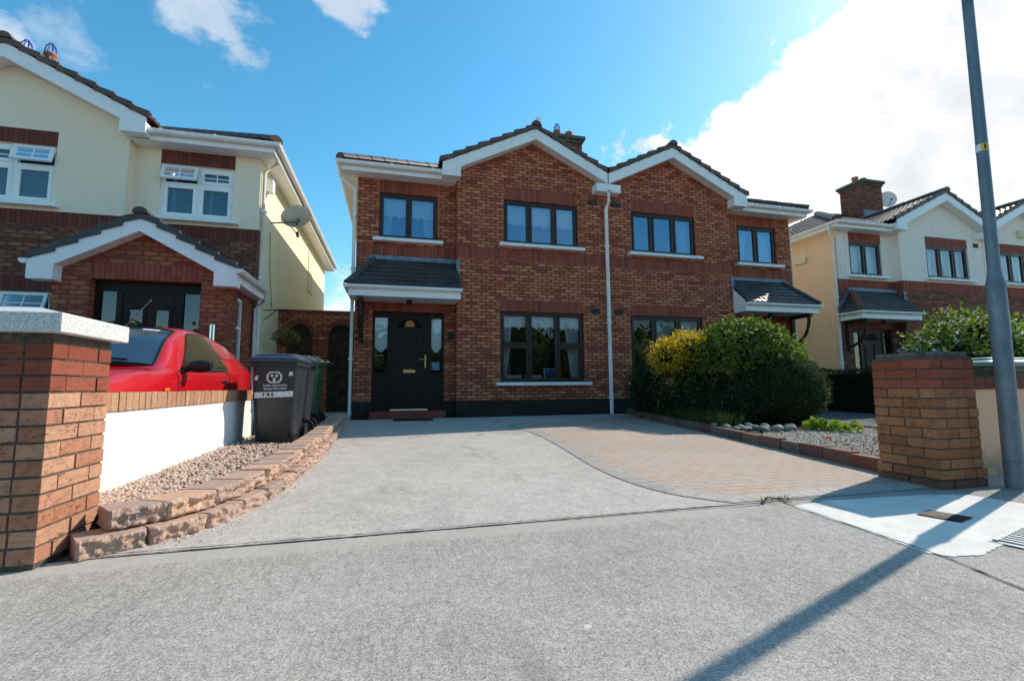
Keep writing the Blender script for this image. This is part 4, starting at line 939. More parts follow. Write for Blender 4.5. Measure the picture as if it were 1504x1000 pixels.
for i in range(4): c.face([r0[i], r0[(i + 1) % 4], r1[(i + 1) % 4], r1[i]]); c.face([r1[i], r1[(i + 1) % 4], r2[(i + 1) % 4], r2[i]])
c.build('cap', M['granite'], tl, bevel=.006, merge=True)
c = MB(); c.box(-1.945, -1.505, 2.555, 2.995, .995, 1.038); c.build('cap_bed', M['mortar'], tl)
tr = pillar('gate_pillar', 3.93, 2.58, 13, 'brick gate pillar with a weathered mortar top, right of the driveway by the lamp post', -.01, 2, (10, 11, 12), (0,), True, 'pillar_brown')
c = MB(); c.box(3.955, 4.355, 2.605, 3.005, .966, 1.022); o = c.build('cap', M['cap'], tr, bevel=.02)
def coping(mb, x0, x1, y0, y1, z0, z1, along, step=.078):
    a, b = (x0, x1) if along == 'x' else (y0, y1); n = int((b - a) / step)
    for i in range(n):
        p, q = a + (b - a) * i / n + .004, a + (b - a) * (i + 1) / n - .004; o = random.uniform(0, .004)
        if along == 'x': mb.box(p, q, y0 + o, y1, z0, z1 - o)
        else: mb.box(x0, x1 - o, p, q, z0, z1 - o)
t = thing('garden_wall', (-1.73, 5.0, .05), 'low white rendered garden wall with an upright brick coping beside the red car', 'garden wall')
m = MB(); m.box(-1.80, -1.66, 3.004, 6.35, .0, .645); m.build('render', M['white_wall'], t, bevel=.008)
m = MB(); coping(m, -1.81, -1.645, 3.01, 6.36, .648, .765, 'y'); m.build('coping', M['coping'], t, bevel=.004)
m = MB(); m.box(-1.803, -1.655, 3.012, 6.352, .647, .758); m.build('mortar', M['mortar'], t)
t = thing('garden_wall', (6.3, 2.95, 0), 'low peach rendered garden wall behind the lamp post', 'garden wall')
m = MB(); m.box(4.384, 9.5, 2.86, 3.02, -.02, .725); m.build('render', M['peach_wall'], t)
m = MB(); coping(m, 4.384, 9.5, 2.845, 3.035, .728, .835, 'x', .11); m.build('coping', M['coping_red'], t, bevel=.004)

# split-face stone edging, two courses following the curve of the bed
def rough_block(mb, c, t, n, L, H, D, rnd):
    nx, nz = 24, 10; c, t, n = V(c), V(t), V(n); seed = rnd.uniform(0, 100); rows = []
    for j in range(nz + 1):
        row = []
        for i in range(nx + 1):
            u, v = (i / nx - .5), j / nz; edge = min(i, nx - i, j, nz - j) == 0
            q = noise.noise(V((u * 5 + seed, v * 3, seed))) * .024 + noise.noise(V((u * 11 + seed, v * 4, 3))) * .012 + noise.noise(V((u * 34 + seed, v * 13, 9))) * .009 + rnd.uniform(-.002, .002) - (.016 if edge else 0)
            row.append(c + t * (u * L) + V((0, 0, v * H)) + n * q)
        rows.append(row)
    mb.grid(rows, 0, False)
    bk = lambda p: p - n * D
    top = rows[-1]; k = len(mb.v)
    mb.grid([top, [bk(c + t * ((i / nx - .5) * L) + V((0, 0, H))) for i in range(nx + 1)]], 0, False)
    for e in (0, -1):
        mb.grid([[r_[e] for r_ in rows], [V((*(bk(r_[e])).xy, r_[e].z)) for r_ in rows]], 0, False)
t = thing('stone_edging', (-.8, 5, .05), 'two courses of split-face stone blocks curving along the gravel bed', 'retaining wall')
mb = MB(); rnd = random.Random(5)
def along(path, start, L):
    acc = 0
    out = []
    for a, b in zip(path[:-1], path[1:]):
        l = (b - a).length
        while acc + l >= start:
            f = (start - acc) / l; out.append((a + (b - a) * f, (b - a).normalized())); start += L if not callable(L) else L()
        acc += l
    return out
for lev, (st, hgt, back) in enumerate(((.15, .092, 0), (.27, .096, .07))):
    pos_ = st
    LL = [rnd.uniform(.23, .31) for _ in range(60)]; tot = sum((b - a).length for a, b in zip(edgeL[:-1], edgeL[1:]))
    for L in LL:
        if pos_ + L / 2 > tot: break
        p, d = along(edgeL, pos_, 99)[0]; n = V((d.y, -d.x, 0)); 
        base = V((p.x, p.y, G(p.y) - .005)) - n * back + V((0, 0, lev * .097))
        rough_block(mb, base, V((d.x, d.y, 0)), n, L - .02, hgt, .2, rnd); pos_ += L
mb.build('stone_blocks', M['splitface'], t, merge=True, shade=False)
t = thing('bed_kerb', (4.8, 6.5, .05), 'low kerb of dark red and grey blocks edging the shrub bed', 'kerb')
mb = MB(); pos_ = .12; tot = sum((b - a).length for a, b in zip(bedK[:-1], bedK[1:]))
while pos_ + .1 < tot:
    p, d = along(bedK, pos_, 99)[0]; L = rnd.uniform(.2, .27) * (1.5 if pos_ > 4.5 else 1); n = V((d.y, -d.x, 0)) * -1
    d3 = V((d.x, d.y, 0)); o = V((p.x, p.y, G(p.y))) - d3 * (L / 2 - .004) + V((rnd.uniform(-.004, .004), 0, -.02))
    mb.obox(o, d3 * (L - .008), n * .1 * -1 if n.x < 0 else n * .1, (0, 0, .145 + rnd.uniform(-.008, .008))); pos_ += L
mb.build('kerb_blocks', M['kerb_block'], t, bevel=.008)

# beds and gravel
def pebbles(mb, region, n, r0, r1, zf, rnd):
    for _ in range(n):
        while True:
            p = region(rnd)
            if p: break
        x, y = p; r = rnd.uniform(r0, r1); a = rnd.uniform(0, 6.28); e = rnd.uniform(.5, .9); z = zf(x, y) + rnd.uniform(0, .012)
        u, w = V((math.cos(a), math.sin(a), rnd.uniform(-.3, .3))) * r, V((-math.sin(a), math.cos(a), rnd.uniform(-.3, .3))) * r * e
        c = V((x, y, z)); h = V((0, 0, r * rnd.uniform(.45, .7)))
        mid = [c + u * (math.cos(q) * rnd.uniform(.85, 1.1)) + w * (math.sin(q) * rnd.uniform(.85, 1.1)) for q in [math.pi * k / 3 for k in range(6)]]
        tp = [c + h + (m_ - c) * .55 for m_ in mid]
        k = len(mb.v); mb.v += mid + tp
        for i in range(6):
            jx = (i + 1) % 6; mb.f.append([k + i, k + jx, k + 6 + jx, k + 6 + i]); mb.uv.append([(0, 0)] * 4); mb.m.append(0); mb.sm.append(True)
        mb.f.append([k + 6 + i for i in range(6)]); mb.uv.append([(0, 0)] * 6); mb.m.append(0); mb.sm.append(True)
def edge_x(path, y):
    return min(path, key=lambda p: abs(p.y - y)).x
bed = MB(); L_ = [(p.x - .12, p.y) for p in edgeL if p.y > 2.9]
bed.face([(x, y, G(y) + .12) for x, y in [(-1.66, 3.0)] + L_ + [(-2.1, 9.9), (-1.66, 6.4)]]); struct('gravel_base', bed, M['soil'])
rg = random.Random(11)
def regL(r_):
    y = 3.0 + 6.2 * r_.random() ** 1.7; x0, x1 = -1.66, edge_x(edgeL, y) - .13
    return (r_.uniform(x0, x1), y)
mb = MB(); pebbles(mb, regL, 9500, .007, .016, lambda x, y: G(y) + .122 + .03 * max(0, (-.8 - x)), rg)
def regS(r_):
    y = 2.75 + 5 * r_.random() ** 2; return (edge_x(edgeL, y) + .03 + abs(r_.gauss(0, .07)), y)
pebbles(mb, regS, 60, .005, .012, lambda x, y: G(y) + .006, rg)
tag(mb.build('gravel', M['gravel']), kind='stuff')
bed = MB(); bed.face([(x, y, G(y) + .085) for x, y in [(4.15, 3.03), (7.0, 3.03), (6.9, 5.2), (7.3, 7), (7.4, 10.2)] + [(p.x + .08, p.y) for p in bedK if p.y < 10.2]]); struct('shrub_bed', bed, M['soil'])
def regR(r_):
    y = r_.uniform(3.05, 5.9); x = r_.uniform(edge_x(bedK, y) + .09, 6.7)
    if y > 5.15 + .35 * (x - 4.5) * .4 + r_.uniform(-.1, .1): return None
    return (x, y)
mb = MB(); pebbles(mb, regR, 8000, .008, .019, lambda x, y: G(y) + .088, rg); tag(mb.build('pale_gravel', M['gravel_grey']), kind='stuff')
m = MB(); m.obox((6.75, 4.2, G(4.2) + .03), (.1, 0, 0), (.45, 2.6, 0), (0, 0, .09)); tag(m.build('drive_edging', M['cap']), 'thin concrete edging between the shrub bed and the next drive', 'kerb')
# cobbles
rc = random.Random(21); cob = [(4.66, 5.75), (4.78, 5.9), (4.86, 5.72), (4.98, 5.85), (4.92, 5.62), (5.08, 5.66), (5.05, 5.5), (5.2, 5.6), (5.22, 5.42), (5.36, 5.52), (5.4, 5.36), (5.5, 5.46), (5.56, 5.58), (4.74, 6.1), (4.8, 5.56), (5.0, 5.38), (5.68, 5.62), (5.3, 5.72), (5.14, 5.86), (4.7, 5.6)]
for i, (x, y) in enumerate(cob):
    m = MB(); rx, ry, rz = rc.uniform(.045, .10), rc.uniform(.04, .06), rc.uniform(.03, .05); a = rc.uniform(0, 3.1); sd = rc.uniform(0, 99)
    rows = []
    for k in range(9):
        ph = math.pi * k / 8; row = []
        for q in range(14):
            th = 2 * math.pi * q / 14; d = V((math.sin(ph) * math.cos(th), math.sin(ph) * math.sin(th), math.cos(ph))); f = 1 + .16 * noise.noise(d * 1.3 + V((sd, 0, 0)))
            row.append(V((x, y, G(y) + .12)) + V((d.x * rx * f * math.cos(a) - d.y * ry * f * math.sin(a), d.x * rx * f * math.sin(a) + d.y * ry * f * math.cos(a), d.z * rz * f)))
        rows.append(row)
    m.grid(rows, 0, True, True); o = m.build('cobble', M['cobble'])
    tag(o, 'rounded grey cobble lying in the row along the front of the shrubs', 'cobble', 'cobbles along the kerb in front of the shrubs')

# ------------------------------------------------------------------ wheelie bins
def wheelie_bin(loc, rotz, label, body, lid, W=.60, H=1.0, D=.66, printed=False):
    t = thing('wheelie_bin', (0, 0, 0), label, 'wheelie bin', 'wheelie bins')
    b = MB(); n = 6
    def ringz(z, f, k=.07):
        w, d = W / 2 * f, D / 2 * f; pts = []
        for sx, sy, a0 in ((1, 1, 0), (-1, 1, 90), (-1, -1, 180), (1, -1, 270)):
            for q in range(n): a = math.radians(a0 + 90 * q / (n - 1)); pts.append((sx * (w - k) + k * math.cos(a), sy * (d - k) + k * math.sin(a) , z))
        return pts
    b.grid([ringz(z, f) for z, f in ((.02, .70), (.04, .74), (.3, .80), (.6, .87), (H * .9, .93))], 0, True, True); b.face(ringz(.02, .70)[::-1])
    b.grid([ringz(z, f) for z, f in ((H * .9, .93), (H * .9, .99), (H * .955, .995), (H * .955, .9))], 0, False, True)
    b.build('body', M[body], t)
    l = MB(); l.grid([ringz(z, f) for z, f in ((H * .958, .9), (H * .958, 1.04), (H * .99, 1.05), (H * 1.0, 1.02), (H * 1.012, .95), (H * 1.02, .86), (H * 1.045, .8), (H * 1.05, .7))], 0, False, True); l.face(ringz(H * 1.05, .7))
    l.box(-W * .42, W * .42, -D * .56, -D * .5, H * .955, H * .985)
    lo = l.build('lid', M[lid], t, bevel=.006)
    h = MB(); h.tube([(-W * .42, D * .5 + .02, H * .93), (-W * .42, D * .5 + .09, H * .965), (W * .42, D * .5 + .09, H * .965), (W * .42, D * .5 + .02, H * .93)], .018, 8); h.build('handle', M[body], t)
    for sx in (-1, 1):
        w = MB(); w.tube([(sx * (W * .36), D * .36, .1), (sx * (W * .36 + .06), D * .36, .1)], .1, 24); w.build('wheel', M['rubber'], t)
    w = MB(); w.tube([(-W * .36, D * .36, .1), (W * .36, D * .36, .1)], .014, 8); w.build('axle', M['rubber'], t)
    if printed:
        fz = lambda z: -(D / 2 * (.80 + (z - .3) * (.07 / .3) if z < .6 else .87 + (z - .6) * .06 / (H * .9 - .6)) + .003 * D)
        sl_ = V((0, -.12, 1))
        yy = lambda z: fz(z) - .006
        text_mesh('lettering', 'Dublin Corporation', .030, M['binprint'], t, (.01, yy(.648), .648), (1, 0, .03), sl_, .0006); text_mesh('lettering', 'Bardas Átha Cliath', .030, M['binprint'], t, (.01, yy(.612), .612), (1, 0, .03), sl_, .0006)
        p = MB(); p.obox((-.195, yy(.51) - .001, .51), (.385, 0, .012), (0, .004, 0), (0, -.006, .062)); p.build('number_strip', M['binprint'], t)
        text_mesh('house_number', '1 4 6', .058, M['ink'], t, (-.06, yy(.54) - .008, .546), (1, 0, .03), sl_, .001)
        # octagonal emblem: pale ring, three pale blocks inside
        e = MB(); z0 = .735; oct_ = lambda r, q: [(r * 1.25 * a, yy(z0) - q, z0 + r * b_) for a, b_ in ((-1, -.45), (-.6, -1), (.6, -1), (1, -.45), (1, .45), (.6, 1), (-.6, 1), (-1, .45))]
        o1, o2 = oct_(.062, .002), oct_(.048, .002)
        for i in range(8): e.face([o1[i], o1[(i + 1) % 8], o2[(i + 1) % 8], o2[i]])
        for (a, b_, c_, d_) in ((-.036, -.01, .004, .03), (.01, .036, .004, .03), (-.013, .013, -.046, -.006)): e.face([(a, yy(z0) - .002, z0 + c_), (b_, yy(z0) - .002, z0 + c_), (b_, yy(z0) - .002, z0 + d_), (a, yy(z0) - .002, z0 + d_)])
        e.build('emblem', M['binprint'], t)
        s_ = MB(); s_.face([(-.20, yy(.74) - .002, .71), (-.165, yy(.74) - .002, .70), (-.16, yy(.74) - .002, .76), (-.19, yy(.74) - .002, .745)]); s_.build('sticker_remains', M['binprint'], t); s_ = MB(); s_.face([(.145, yy(.77) - .002, .75), (.19, yy(.77) - .002, .755), (.18, yy(.77) - .002, .80), (.15, yy(.77) - .002, .79)]); s_.build('sticker_remains', M['binprint'], t)
    t.location = loc; t.rotation_euler = (0, 0, rotz); return t
wheelie_bin((-1.25, 5.83, G(5.8) + .12), -.03, 'dark grey wheelie bin with white lettering and number strip, frontmost of the three', 'binbody', 'binlid', .53, .95, .58, printed=True)
wheelie_bin((-1.30, 6.70, G(6.7) + .12), -math.pi / 2 + .05, 'plain grey wheelie bin between the lettered bin and the green bin', 'binbody', 'binlid', .50, .98, .58)
wheelie_bin((-1.37, 7.85, G(7.9) + .12), -math.pi / 2 - .05, 'green wheelie bin at the back of the three beside the brick house', 'bingreen', 'bingreen', .52, 1.02, .6)
wheelie_bin((5.95, 3.42, G(3.4) + .02), 0.0, 'bin with a pale green lid behind the peach wall and lamp post', 'bingreen', 'bingreen_lid', .72, .95, .6)

# ------------------------------------------------------------------ lamp post
t = thing('lamp_post', (4.49, 2.47, 0), 'grey galvanised lamp post with a numbered band beside the right gate pillar', 'lamp post')
def lean(z): return (4.49 + .020 * z, 2.47)
b = MB(); b.tube([(*lean(z), z) for z in (-.02, 1.50)], [.058, .057], 28, cap=False); b.tube([(*lean(z), z) for z in (1.50, 1.53, 1.60, 1.66)], [.060, .061, .046, .040], 28, cap=False); b.build('pole_base', M['galv'], t)
b = MB(); b.tube([(*lean(z), z) for z in (1.60, 3.5, 5.0, 6.6)], [.0395, .036, .033, .03], 24); b.build('pole', M['galv'], t)
b = MB(); b.tube([(*lean(2.62), 2.615), (*lean(2.68), 2.675)], .0395, 24, cap=False); b.build('band', M['band_white'], t)
ax, ay = lean(2.645); v_ = V((-ax, -ay, 0)).normalized(); u_ = V((-v_.y, v_.x, 0)) * 1
lab = MB(); cth = math.atan2(v_.y, v_.x) + .45
lab.grid([[(ax + .0402 * math.cos(cth + a), ay + .0402 * math.sin(cth + a), z) for a in (-.6, -.3, 0, .3, .6)] for z in (2.617, 2.673)]); lab.build('number_label', M['yellow'], t)
nv = V((math.cos(cth), math.sin(cth), 0)); text_mesh('number', '1', .055, M['ink'], t, (ax + nv.x * .0412, ay + nv.y * .0412, 2.645), (-nv.y, nv.x, 0), (0, 0, 1), .002)
b = MB(); b.tube([(*lean(6.55), 6.5), (4.6, 2.2, 6.75), (4.6, 1.6, 6.8)], .03, 10); b.build('bracket', M['galv'], t)
b = MB(); b.lathe((4.6, 1.35, 6.74), [(0, -.06), (.1, -.05), (.14, 0), (.12, .06), (0, .1)], 16); b.build('lantern', M['side'], t)
t = thing('sign_plate', (4.86, 2.62, 1.17), 'blank grey plate standing edge-on behind the lamp post', 'plate')
b = MB(); b.obox((4.86, 2.60, 1.18), (.1, .04, 0), (-.01, .02, 0), (0, 0, .41)); b.build('plate', M['galv'], t, bevel=.003)
b = MB(); b.obox((4.60, 2.52, 1.34), (.27, .09, 0), (-.005, .01, 0), (0, 0, .03)); b.obox((4.60, 2.52, 1.46), (.27, .09, 0), (-.005, .01, 0), (0, 0, .03)); b.build('strap', M['galv'], t)

# ------------------------------------------------------------------ the red car
CY0, CX = 3.68, -2.80
ST = [(0.0, .30, .60, .56, .58, .56), (.07, .24, .70, .66, .69, .62), (.3, .2, .77, .75, .79, .70), (.75, .2, .81, .85, .90, .74), (1.15, .2, .82, .93, .915, .74), (1.24, .2, .82, .945, .945, .735), (1.6, .2, .825, .955, 1.215, .665), (2.0, .2, .825, .965, 1.365, .60), (2.35, .2, .825, .975, 1.395, .585), (2.75, .2, .825, .99, 1.375, .585), (3.15, .2, .825, 1.02, 1.325, .61), (3.5, .22, .82, 1.06, 1.235, .64), (3.75, .25, .805, 1.05, 1.12, .67), (3.92, .3, .775, .95, .985, .66), (4.0, .36, .66, .62, .64, .6)]
ST = [(q[0], q[1], q[2], q[3] * .99, q[4] * 1.055, q[5]) for q in ST]
def cstat(s):
    i = max(j for j in range(len(ST)) if ST[j][0] <= s + 1e-9); i = min(i, len(ST) - 2)
    p0, p1, p2, p3 = (ST[max(0, min(len(ST) - 1, i + k))] for k in (-1, 0, 1, 2)); t = (s - p1[0]) / (p2[0] - p1[0])
    lin = [p1[k] + (p2[k] - p1[k]) * t for k in range(6)]
    cr = [.5 * ((2 * p1[k]) + (p2[k] - p0[k]) * t + (2 * p0[k] - 5 * p1[k] + 4 * p2[k] - p3[k]) * t * t + (3 * p1[k] - p0[k] - 3 * p2[k] + p3[k]) * t ** 3) for k in range(6)]
    return [lin[0]] + [.5 * lin[k] + .5 * cr[k] for k in range(1, 6)]
def csec(s):
    _, zs, hw, zb, zt_, rw = cstat(s); y = CY0 + s; zr = zt_ - .055 if zt_ - zb > .1 else zb + (zt_ - zb) * .6
    half = [(hw * .86, zs), (hw * .97, zs + .06), (hw, zs + .22), (hw * 1.005, (zs + zb) / 2 + .12), (hw * .99, zb - .045), (hw * .955, zb)]
    g_ = [(hw * .955 + (rw - hw * .955) * k, zb + (zr - zb) * k) for k in (.33, .66, 1.0)]
    top = [(rw * .93, zr + (zt_ - zr) * .55), (rw * .78, zr + (zt_ - zr) * .85), (rw * .4, zt_ - .004), (0, zt_)]
    r_ = half + g_ + top
    return [(CX + x, y, z) for x, z in r_] + [(CX - x, y, z) for x, z in r_[::-1][1:]]
t = thing('parked_car', (CX, CY0 + 2, 0), 'red three-door car parked behind the white garden wall', 'car')
ss = sorted(set([q[0] for q in ST] + [i * .08 for i in range(51)])); secs = [csec(s) for s in ss]
b = MB(); b.grid(secs, 0, True); b.face(secs[0]); b.face(secs[-1][::-1]); o = b.build('body', M['carpaint'], t, merge=True)
def cside(s, k, off=.006):
    _, zs, hw, zb, zt_, rw = cstat(s); zr = zt_ - .055 if zt_ - zb > .1 else zb + (zt_ - zb) * .6
    return V((CX + hw * .955 + (rw - hw * .955) * k + off, CY0 + s, zb + (zr - zb) * k + off * .6))
def panel(name, mat, s0, s1, kb, kt, n=24, off=.006, sgn=1):
    m = MB(); rows = []
    for j in range(7):
        f = j / 6; row = []
        for i in range(n + 1):
            s = s0 + (s1 - s0) * i / n; k0, k1 = kb(s), kt(s); p = cside(s, k0 + (k1 - k0) * f, off); row.append(p if sgn > 0 else V((2 * CX - p.x, p.y, p.z)))
        rows.append(row)
    m.grid(rows); return m.build(name, M[mat], t)
def ktop(s): return min(.93, max(.07, .04 + (s - 1.50) / .56 * .93)) * (1 if s < 2.55 else max(.0, 1 - ((s - 2.55) / .3) * .97) if False else 1)
def ktop2(s): return min(ktop(s), .93 if s < 2.58 else max(.08, .93 - (s - 2.58) / .24 * .85))
for sg in (1, -1):
    panel('side_trim', 'rubber', 1.48, 2.85, lambda s: .0, lambda s: min(.99, ktop2(s) + .05), off=.004, sgn=sg)
    panel('side_window', 'carside', 1.53, 2.81, lambda s: .05, ktop2, off=.008, sgn=sg)
    panel('quarter_window', 'pink_reflection', 2.72, 3.3, lambda s: max(.45 - (3.3 - s) * .1, .9 - (s - 2.62) * 2.0) if True else 0, lambda s: .93, off=.007, sgn=sg)
def ctop(s, x, off):
    _, zs, hw, zb, zt_, rw = cstat(s); zr = zt_ - .055; f = abs(x) / rw
    z = zt_ - .055 * min(1.0, f) ** 4 * .9
    return V((CX + x, CY0 + s - off * .6, z + off))
m = MB(); rows = []
for j in range(12):
    s = 1.27 + (1.90 - 1.27) * j / 11; w = cstat(s)[5] * .90; rows.append([ctop(s, w * (i / 10 - 1), .012) for i in range(21)])
m.grid(rows); m.build('windscreen', M['carscreen'], t)
m = MB()
m.tube([r_[0] for r_ in rows], .011, 6); m.tube([r_[-1] for r_ in rows], .011, 6); m.tube(rows[-1], .011, 6); m.tube(rows[0], .014, 6); m.build('windscreen_seal', M['rubber'], t)
m = MB(); m.tube([cside(s_, .045, .012) for s_ in [1.55 + .07 * k for k in range(18)]], .007, 6); m.tube([cside(2.60 + .015 * k, .93 - k * .056, .012) for k in range(16)], .007, 6); m.build('window_trim', M['chrome'], t)
m = MB(); m.tube([ctop(s_, cstat(s_)[5] * .93, .004) for s_ in [1.95 + .08 * k for k in range(14)]], .006, 5); m.build('roof_gutter', M['rubber'], t)
m = MB(); s_a = [ctop(1.245 + .01 * 0, .66 * (i / 10 - 1), .014) for i in range(21)]; m.grid([s_a, [p + V((0, .05, .03)) for p in s_a]]); m.tube([ctop(1.29, .45, .03), ctop(1.33, -.12, .035)], .012, 6); m.tube([ctop(1.29, -.1, .03), ctop(1.33, -.62, .035)], .012, 6); m.build('wiper', M['rubber'], t)
m = MB(); pr2 = [ctop(1.36 + .06 * (i % 2) * 0, .16 + .036 * i - .36 + .5 * 0, .016) for i in range(12)]; q2 = [ctop(1.43 + .012 * (i % 3), .16 + .036 * i - .36, .016) for i in range(12)]; m.grid([pr2, q2]); m.build('dashboard_paper', M['sticker'], t)
m = MB(); a = ctop(1.84, .36, .016); m.face([ctop(1.82, .30, .016), ctop(1.82, .46, .016), ctop(1.86, .45, .016), ctop(1.86, .30, .016)]); m.build('screen_sticker', M['paper'], t)
# mirror, handle, repeater, lamp, aerial
mz = cside(1.62, .05, 0); 
m = MB(); rows = []
for k in range(7):
    a = k / 6; x = mz.x + .05 + .20 * a; h = .062 * math.sin(math.pi * (.18 + .7 * a)) ** .5; d_ = .05
    rows.append([(x, mz.y - .02 - .03 * a + d_ * math.cos(q), mz.z + .045 + h * math.sin(q)) for q in [2 * math.pi * i / 12 for i in range(12)]])
m.grid(rows, 0, True, True); m.face(rows[0][::-1]); m.face(rows[-1]); m.tube([(mz.x - .03, mz.y - .03, mz.z + .0), (mz.x + .08, mz.y - .03, mz.z + .03)], .03, 10); m.build('mirror', M['black'], t)
hp = cside(2.62, -.0, 0); m = MB(); m.tube([(hp.x + .03, hp.y - .07, .865), (hp.x + .045, hp.y - .04, .868), (hp.x + .045, hp.y + .05, .872), (hp.x + .03, hp.y + .08, .874)], .016, 8); m.build('door_handle', M['black'], t)
m = MB(); m.obox((CX + .828, CY0 + 1.1, .765), (.006, 0, 0), (0, .09, .004), (0, 0, .022)); m.build('side_indicator', M['indicator'], t)
for sg in (1, -1):
    m = MB(); m.lathe((0, 0, 0), [(.0, .02), (.05, .016), (.08, 0), (.085, -.02)], 14); o = m.build('headlight', M['headlight'], t)
    for v in o.data.vertices: 
        p = v.co + root_loc(t); v.co = V((CX + sg * (.62 + p.x * 1.3), CY0 + .11 - p.z * 1.0 + abs(p.x) * .5, .655 + p.y * .8)) - root_loc(t)
m = MB(); m.tube([(CX - .05, CY0 + 2.1, 1.37), (CX + .30, CY0 + 1.95, 1.72)], .006, 6); m.build('aerial', M['galv'], t)
m = MB(); d0 = [cside(s, 0, .004) for s in (1.42,)]
for sA in (1.40, 2.80):
    pts = [csec(sA)[k] for k in (1, 2, 3, 4, 5)]; m.tube([V(p) + V((.002, 0, 0)) for p in pts], .006, 5)
m.build('door_gap', M['rubber'], t)
m = MB(); pts = [ctop(s, x, .003) for s, x in ((.2, .55), (.6, .66), (1.0, .70), (1.2, .715))]; m.tube(pts, .006, 5); m.build('bonnet_gap', M['rubber'], t)
for sy in (.72, 3.2):
    for sg in (1, -1):
        w = MB(); w.tube([(CX + sg * .66, CY0 + sy, .30), (CX + sg * .83, CY0 + sy, .30)], .29, 28); wo = w.build('wheel', M['rubber'], t)
        w = MB(); w.tube([(CX + sg * .829, CY0 + sy, .30), (CX + sg * .834, CY0 + sy, .30)], .19, 20); w.build('rim', M['chrome'], wo)

# hanging basket on a bracket
t = thing('hanging_basket', (-2.2, 10.6, 2.0), 'leafy hanging basket under a wall bracket above the bins', 'hanging basket')
m = MB(); m.lathe((-2.2, 10.6, 1.72), [(.02, -.08), (.12, -.02), (.19, .08), (.2, .1)], 18); m.build('basket', M['wicker'], t)
m = MB(); m.tube([(-2.66, 10.6, 2.42), (-2.18, 10.6, 2.44)], .012, 6); m.tube([(-2.66, 10.6, 2.2), (-2.4, 10.6, 2.43)], .01, 6); m.build('bracket', M['black'], t)
m = MB()
for q in range(3): m.tube([(-2.2, 10.6, 2.43), (-2.2 + .19 * math.cos(q * 2.1), 10.6 + .19 * math.sin(q * 2.1), 1.82)], .004, 4)
m.build('chain', M['black'], t)
basket_thing = t
# small bird-like finial and flowers on the passage wall
# ------------------------------------------------------------------ planting
def leaves(mb, pts, size, rnd, up=.3, fold=.25, aspect=.55):
    for p, n in pts:
        s = size * rnd.uniform(.6, 1.35); d = V((rnd.gauss(0, 1), rnd.gauss(0, 1), rnd.gauss(0, 1))).normalized()
        d = (d + V(n) * .8 + V((0, 0, up))).normalized(); w = d.cross(V((rnd.gauss(0, 1), rnd.gauss(0, 1), rnd.gauss(0, 1)))).normalized() * (s * aspect * .5)
        u = d * s; f = d.cross(w).normalized() * (s * fold * rnd.uniform(-1, 1)); k = len(mb.v); p = V(p)
        mb.v += [p, p + u * .5 + w + f * .4, p + u + f * -.3, p + u * .5 - w + f * .4]
        mb.f.append([k, k + 1, k + 2, k + 3]); mb.uv.append([(0, 0)] * 4); mb.m.append(0); mb.sm.append(False)
def shell(c, r, n, rnd, lo=-1, thick=.25, lump=.22, freq=2.2, hi=1, sd=0):
    out = []; c = V(c)
    while len(out) < n:
        d = V((rnd.gauss(0, 1), rnd.gauss(0, 1), rnd.gauss(0, 1))).normalized()
        if not lo <= d.z <= hi: continue
        f = (1 + lump * noise.noise(d * freq + V((sd, sd, 0))) + lump * .5 * noise.noise(d * freq * 2.6 + V((sd, 0, 5)))) * (1 - thick * rnd.random() ** 1.6)
        out.append((c + V((d.x * r[0], d.y * r[1], d.z * r[2])) * f, d))
    return out
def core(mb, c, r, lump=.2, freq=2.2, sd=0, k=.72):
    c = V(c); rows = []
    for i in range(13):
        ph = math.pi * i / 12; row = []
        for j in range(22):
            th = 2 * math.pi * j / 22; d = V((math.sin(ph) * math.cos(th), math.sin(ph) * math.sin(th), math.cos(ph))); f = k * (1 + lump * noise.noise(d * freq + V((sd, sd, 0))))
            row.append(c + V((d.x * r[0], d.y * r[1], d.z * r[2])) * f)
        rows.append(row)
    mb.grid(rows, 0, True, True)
M['inner'] = plain('shade_core_black', (.012, .018, .008), .95, .05, .4, 14)  # near-black solids added inside the leaves to block light
def bush(name, label, cat, blobs, mat, size, rnd, group=None, base=None, **kw):
    c0 = blobs[0][0]; t = thing(name, (c0[0], c0[1], G(c0[1]) + .08), label, cat, group)
    m = MB(); cm = MB()
    for i, (c, r, n) in enumerate(blobs):
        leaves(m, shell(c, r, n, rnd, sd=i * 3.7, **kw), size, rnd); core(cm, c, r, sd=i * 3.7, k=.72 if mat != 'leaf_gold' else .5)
    m.build('foliage', M[mat], t); cm.build('shade_core', M['inner'], t)
    return t
R_ = random.Random(31)
rnd_leaf = R_
leaves_b = MB(); leaves(leaves_b, shell((-2.2, 10.6, 1.86), (.26, .24, .14), 260, R_), .07, R_); leaves_b.build('plant', M['leaf_mid'], basket_thing)
# golden shrub: bright crown over olive skirts
t = bush('golden_shrub', 'bright golden yellow shrub left of the weeping tree, before the brick house window', 'shrub', [((5.62, 8.0, 1.34), (.62, .50, .44), 2300), ((5.20, 7.95, 1.36), (.36, .34, .32), 1100), ((5.95, 7.9, 1.42), (.40, .40, .36), 1100), ((5.55, 7.85, 1.55), (.36, .32, .26), 900)], 'leaf_gold', .052, R_, lump=.5, freq=3.2)
m = MB(); leaves(m, shell((5.75, 7.9, .85), (.66, .55, .6), 2600, R_, lump=.3), .05, R_); m.build('lower_foliage', M['leaf_olive'], t); m = MB(); core(m, (5.75, 7.9, .85), (.55, .5, .5)); m.build('shade_core', M['inner'], t)
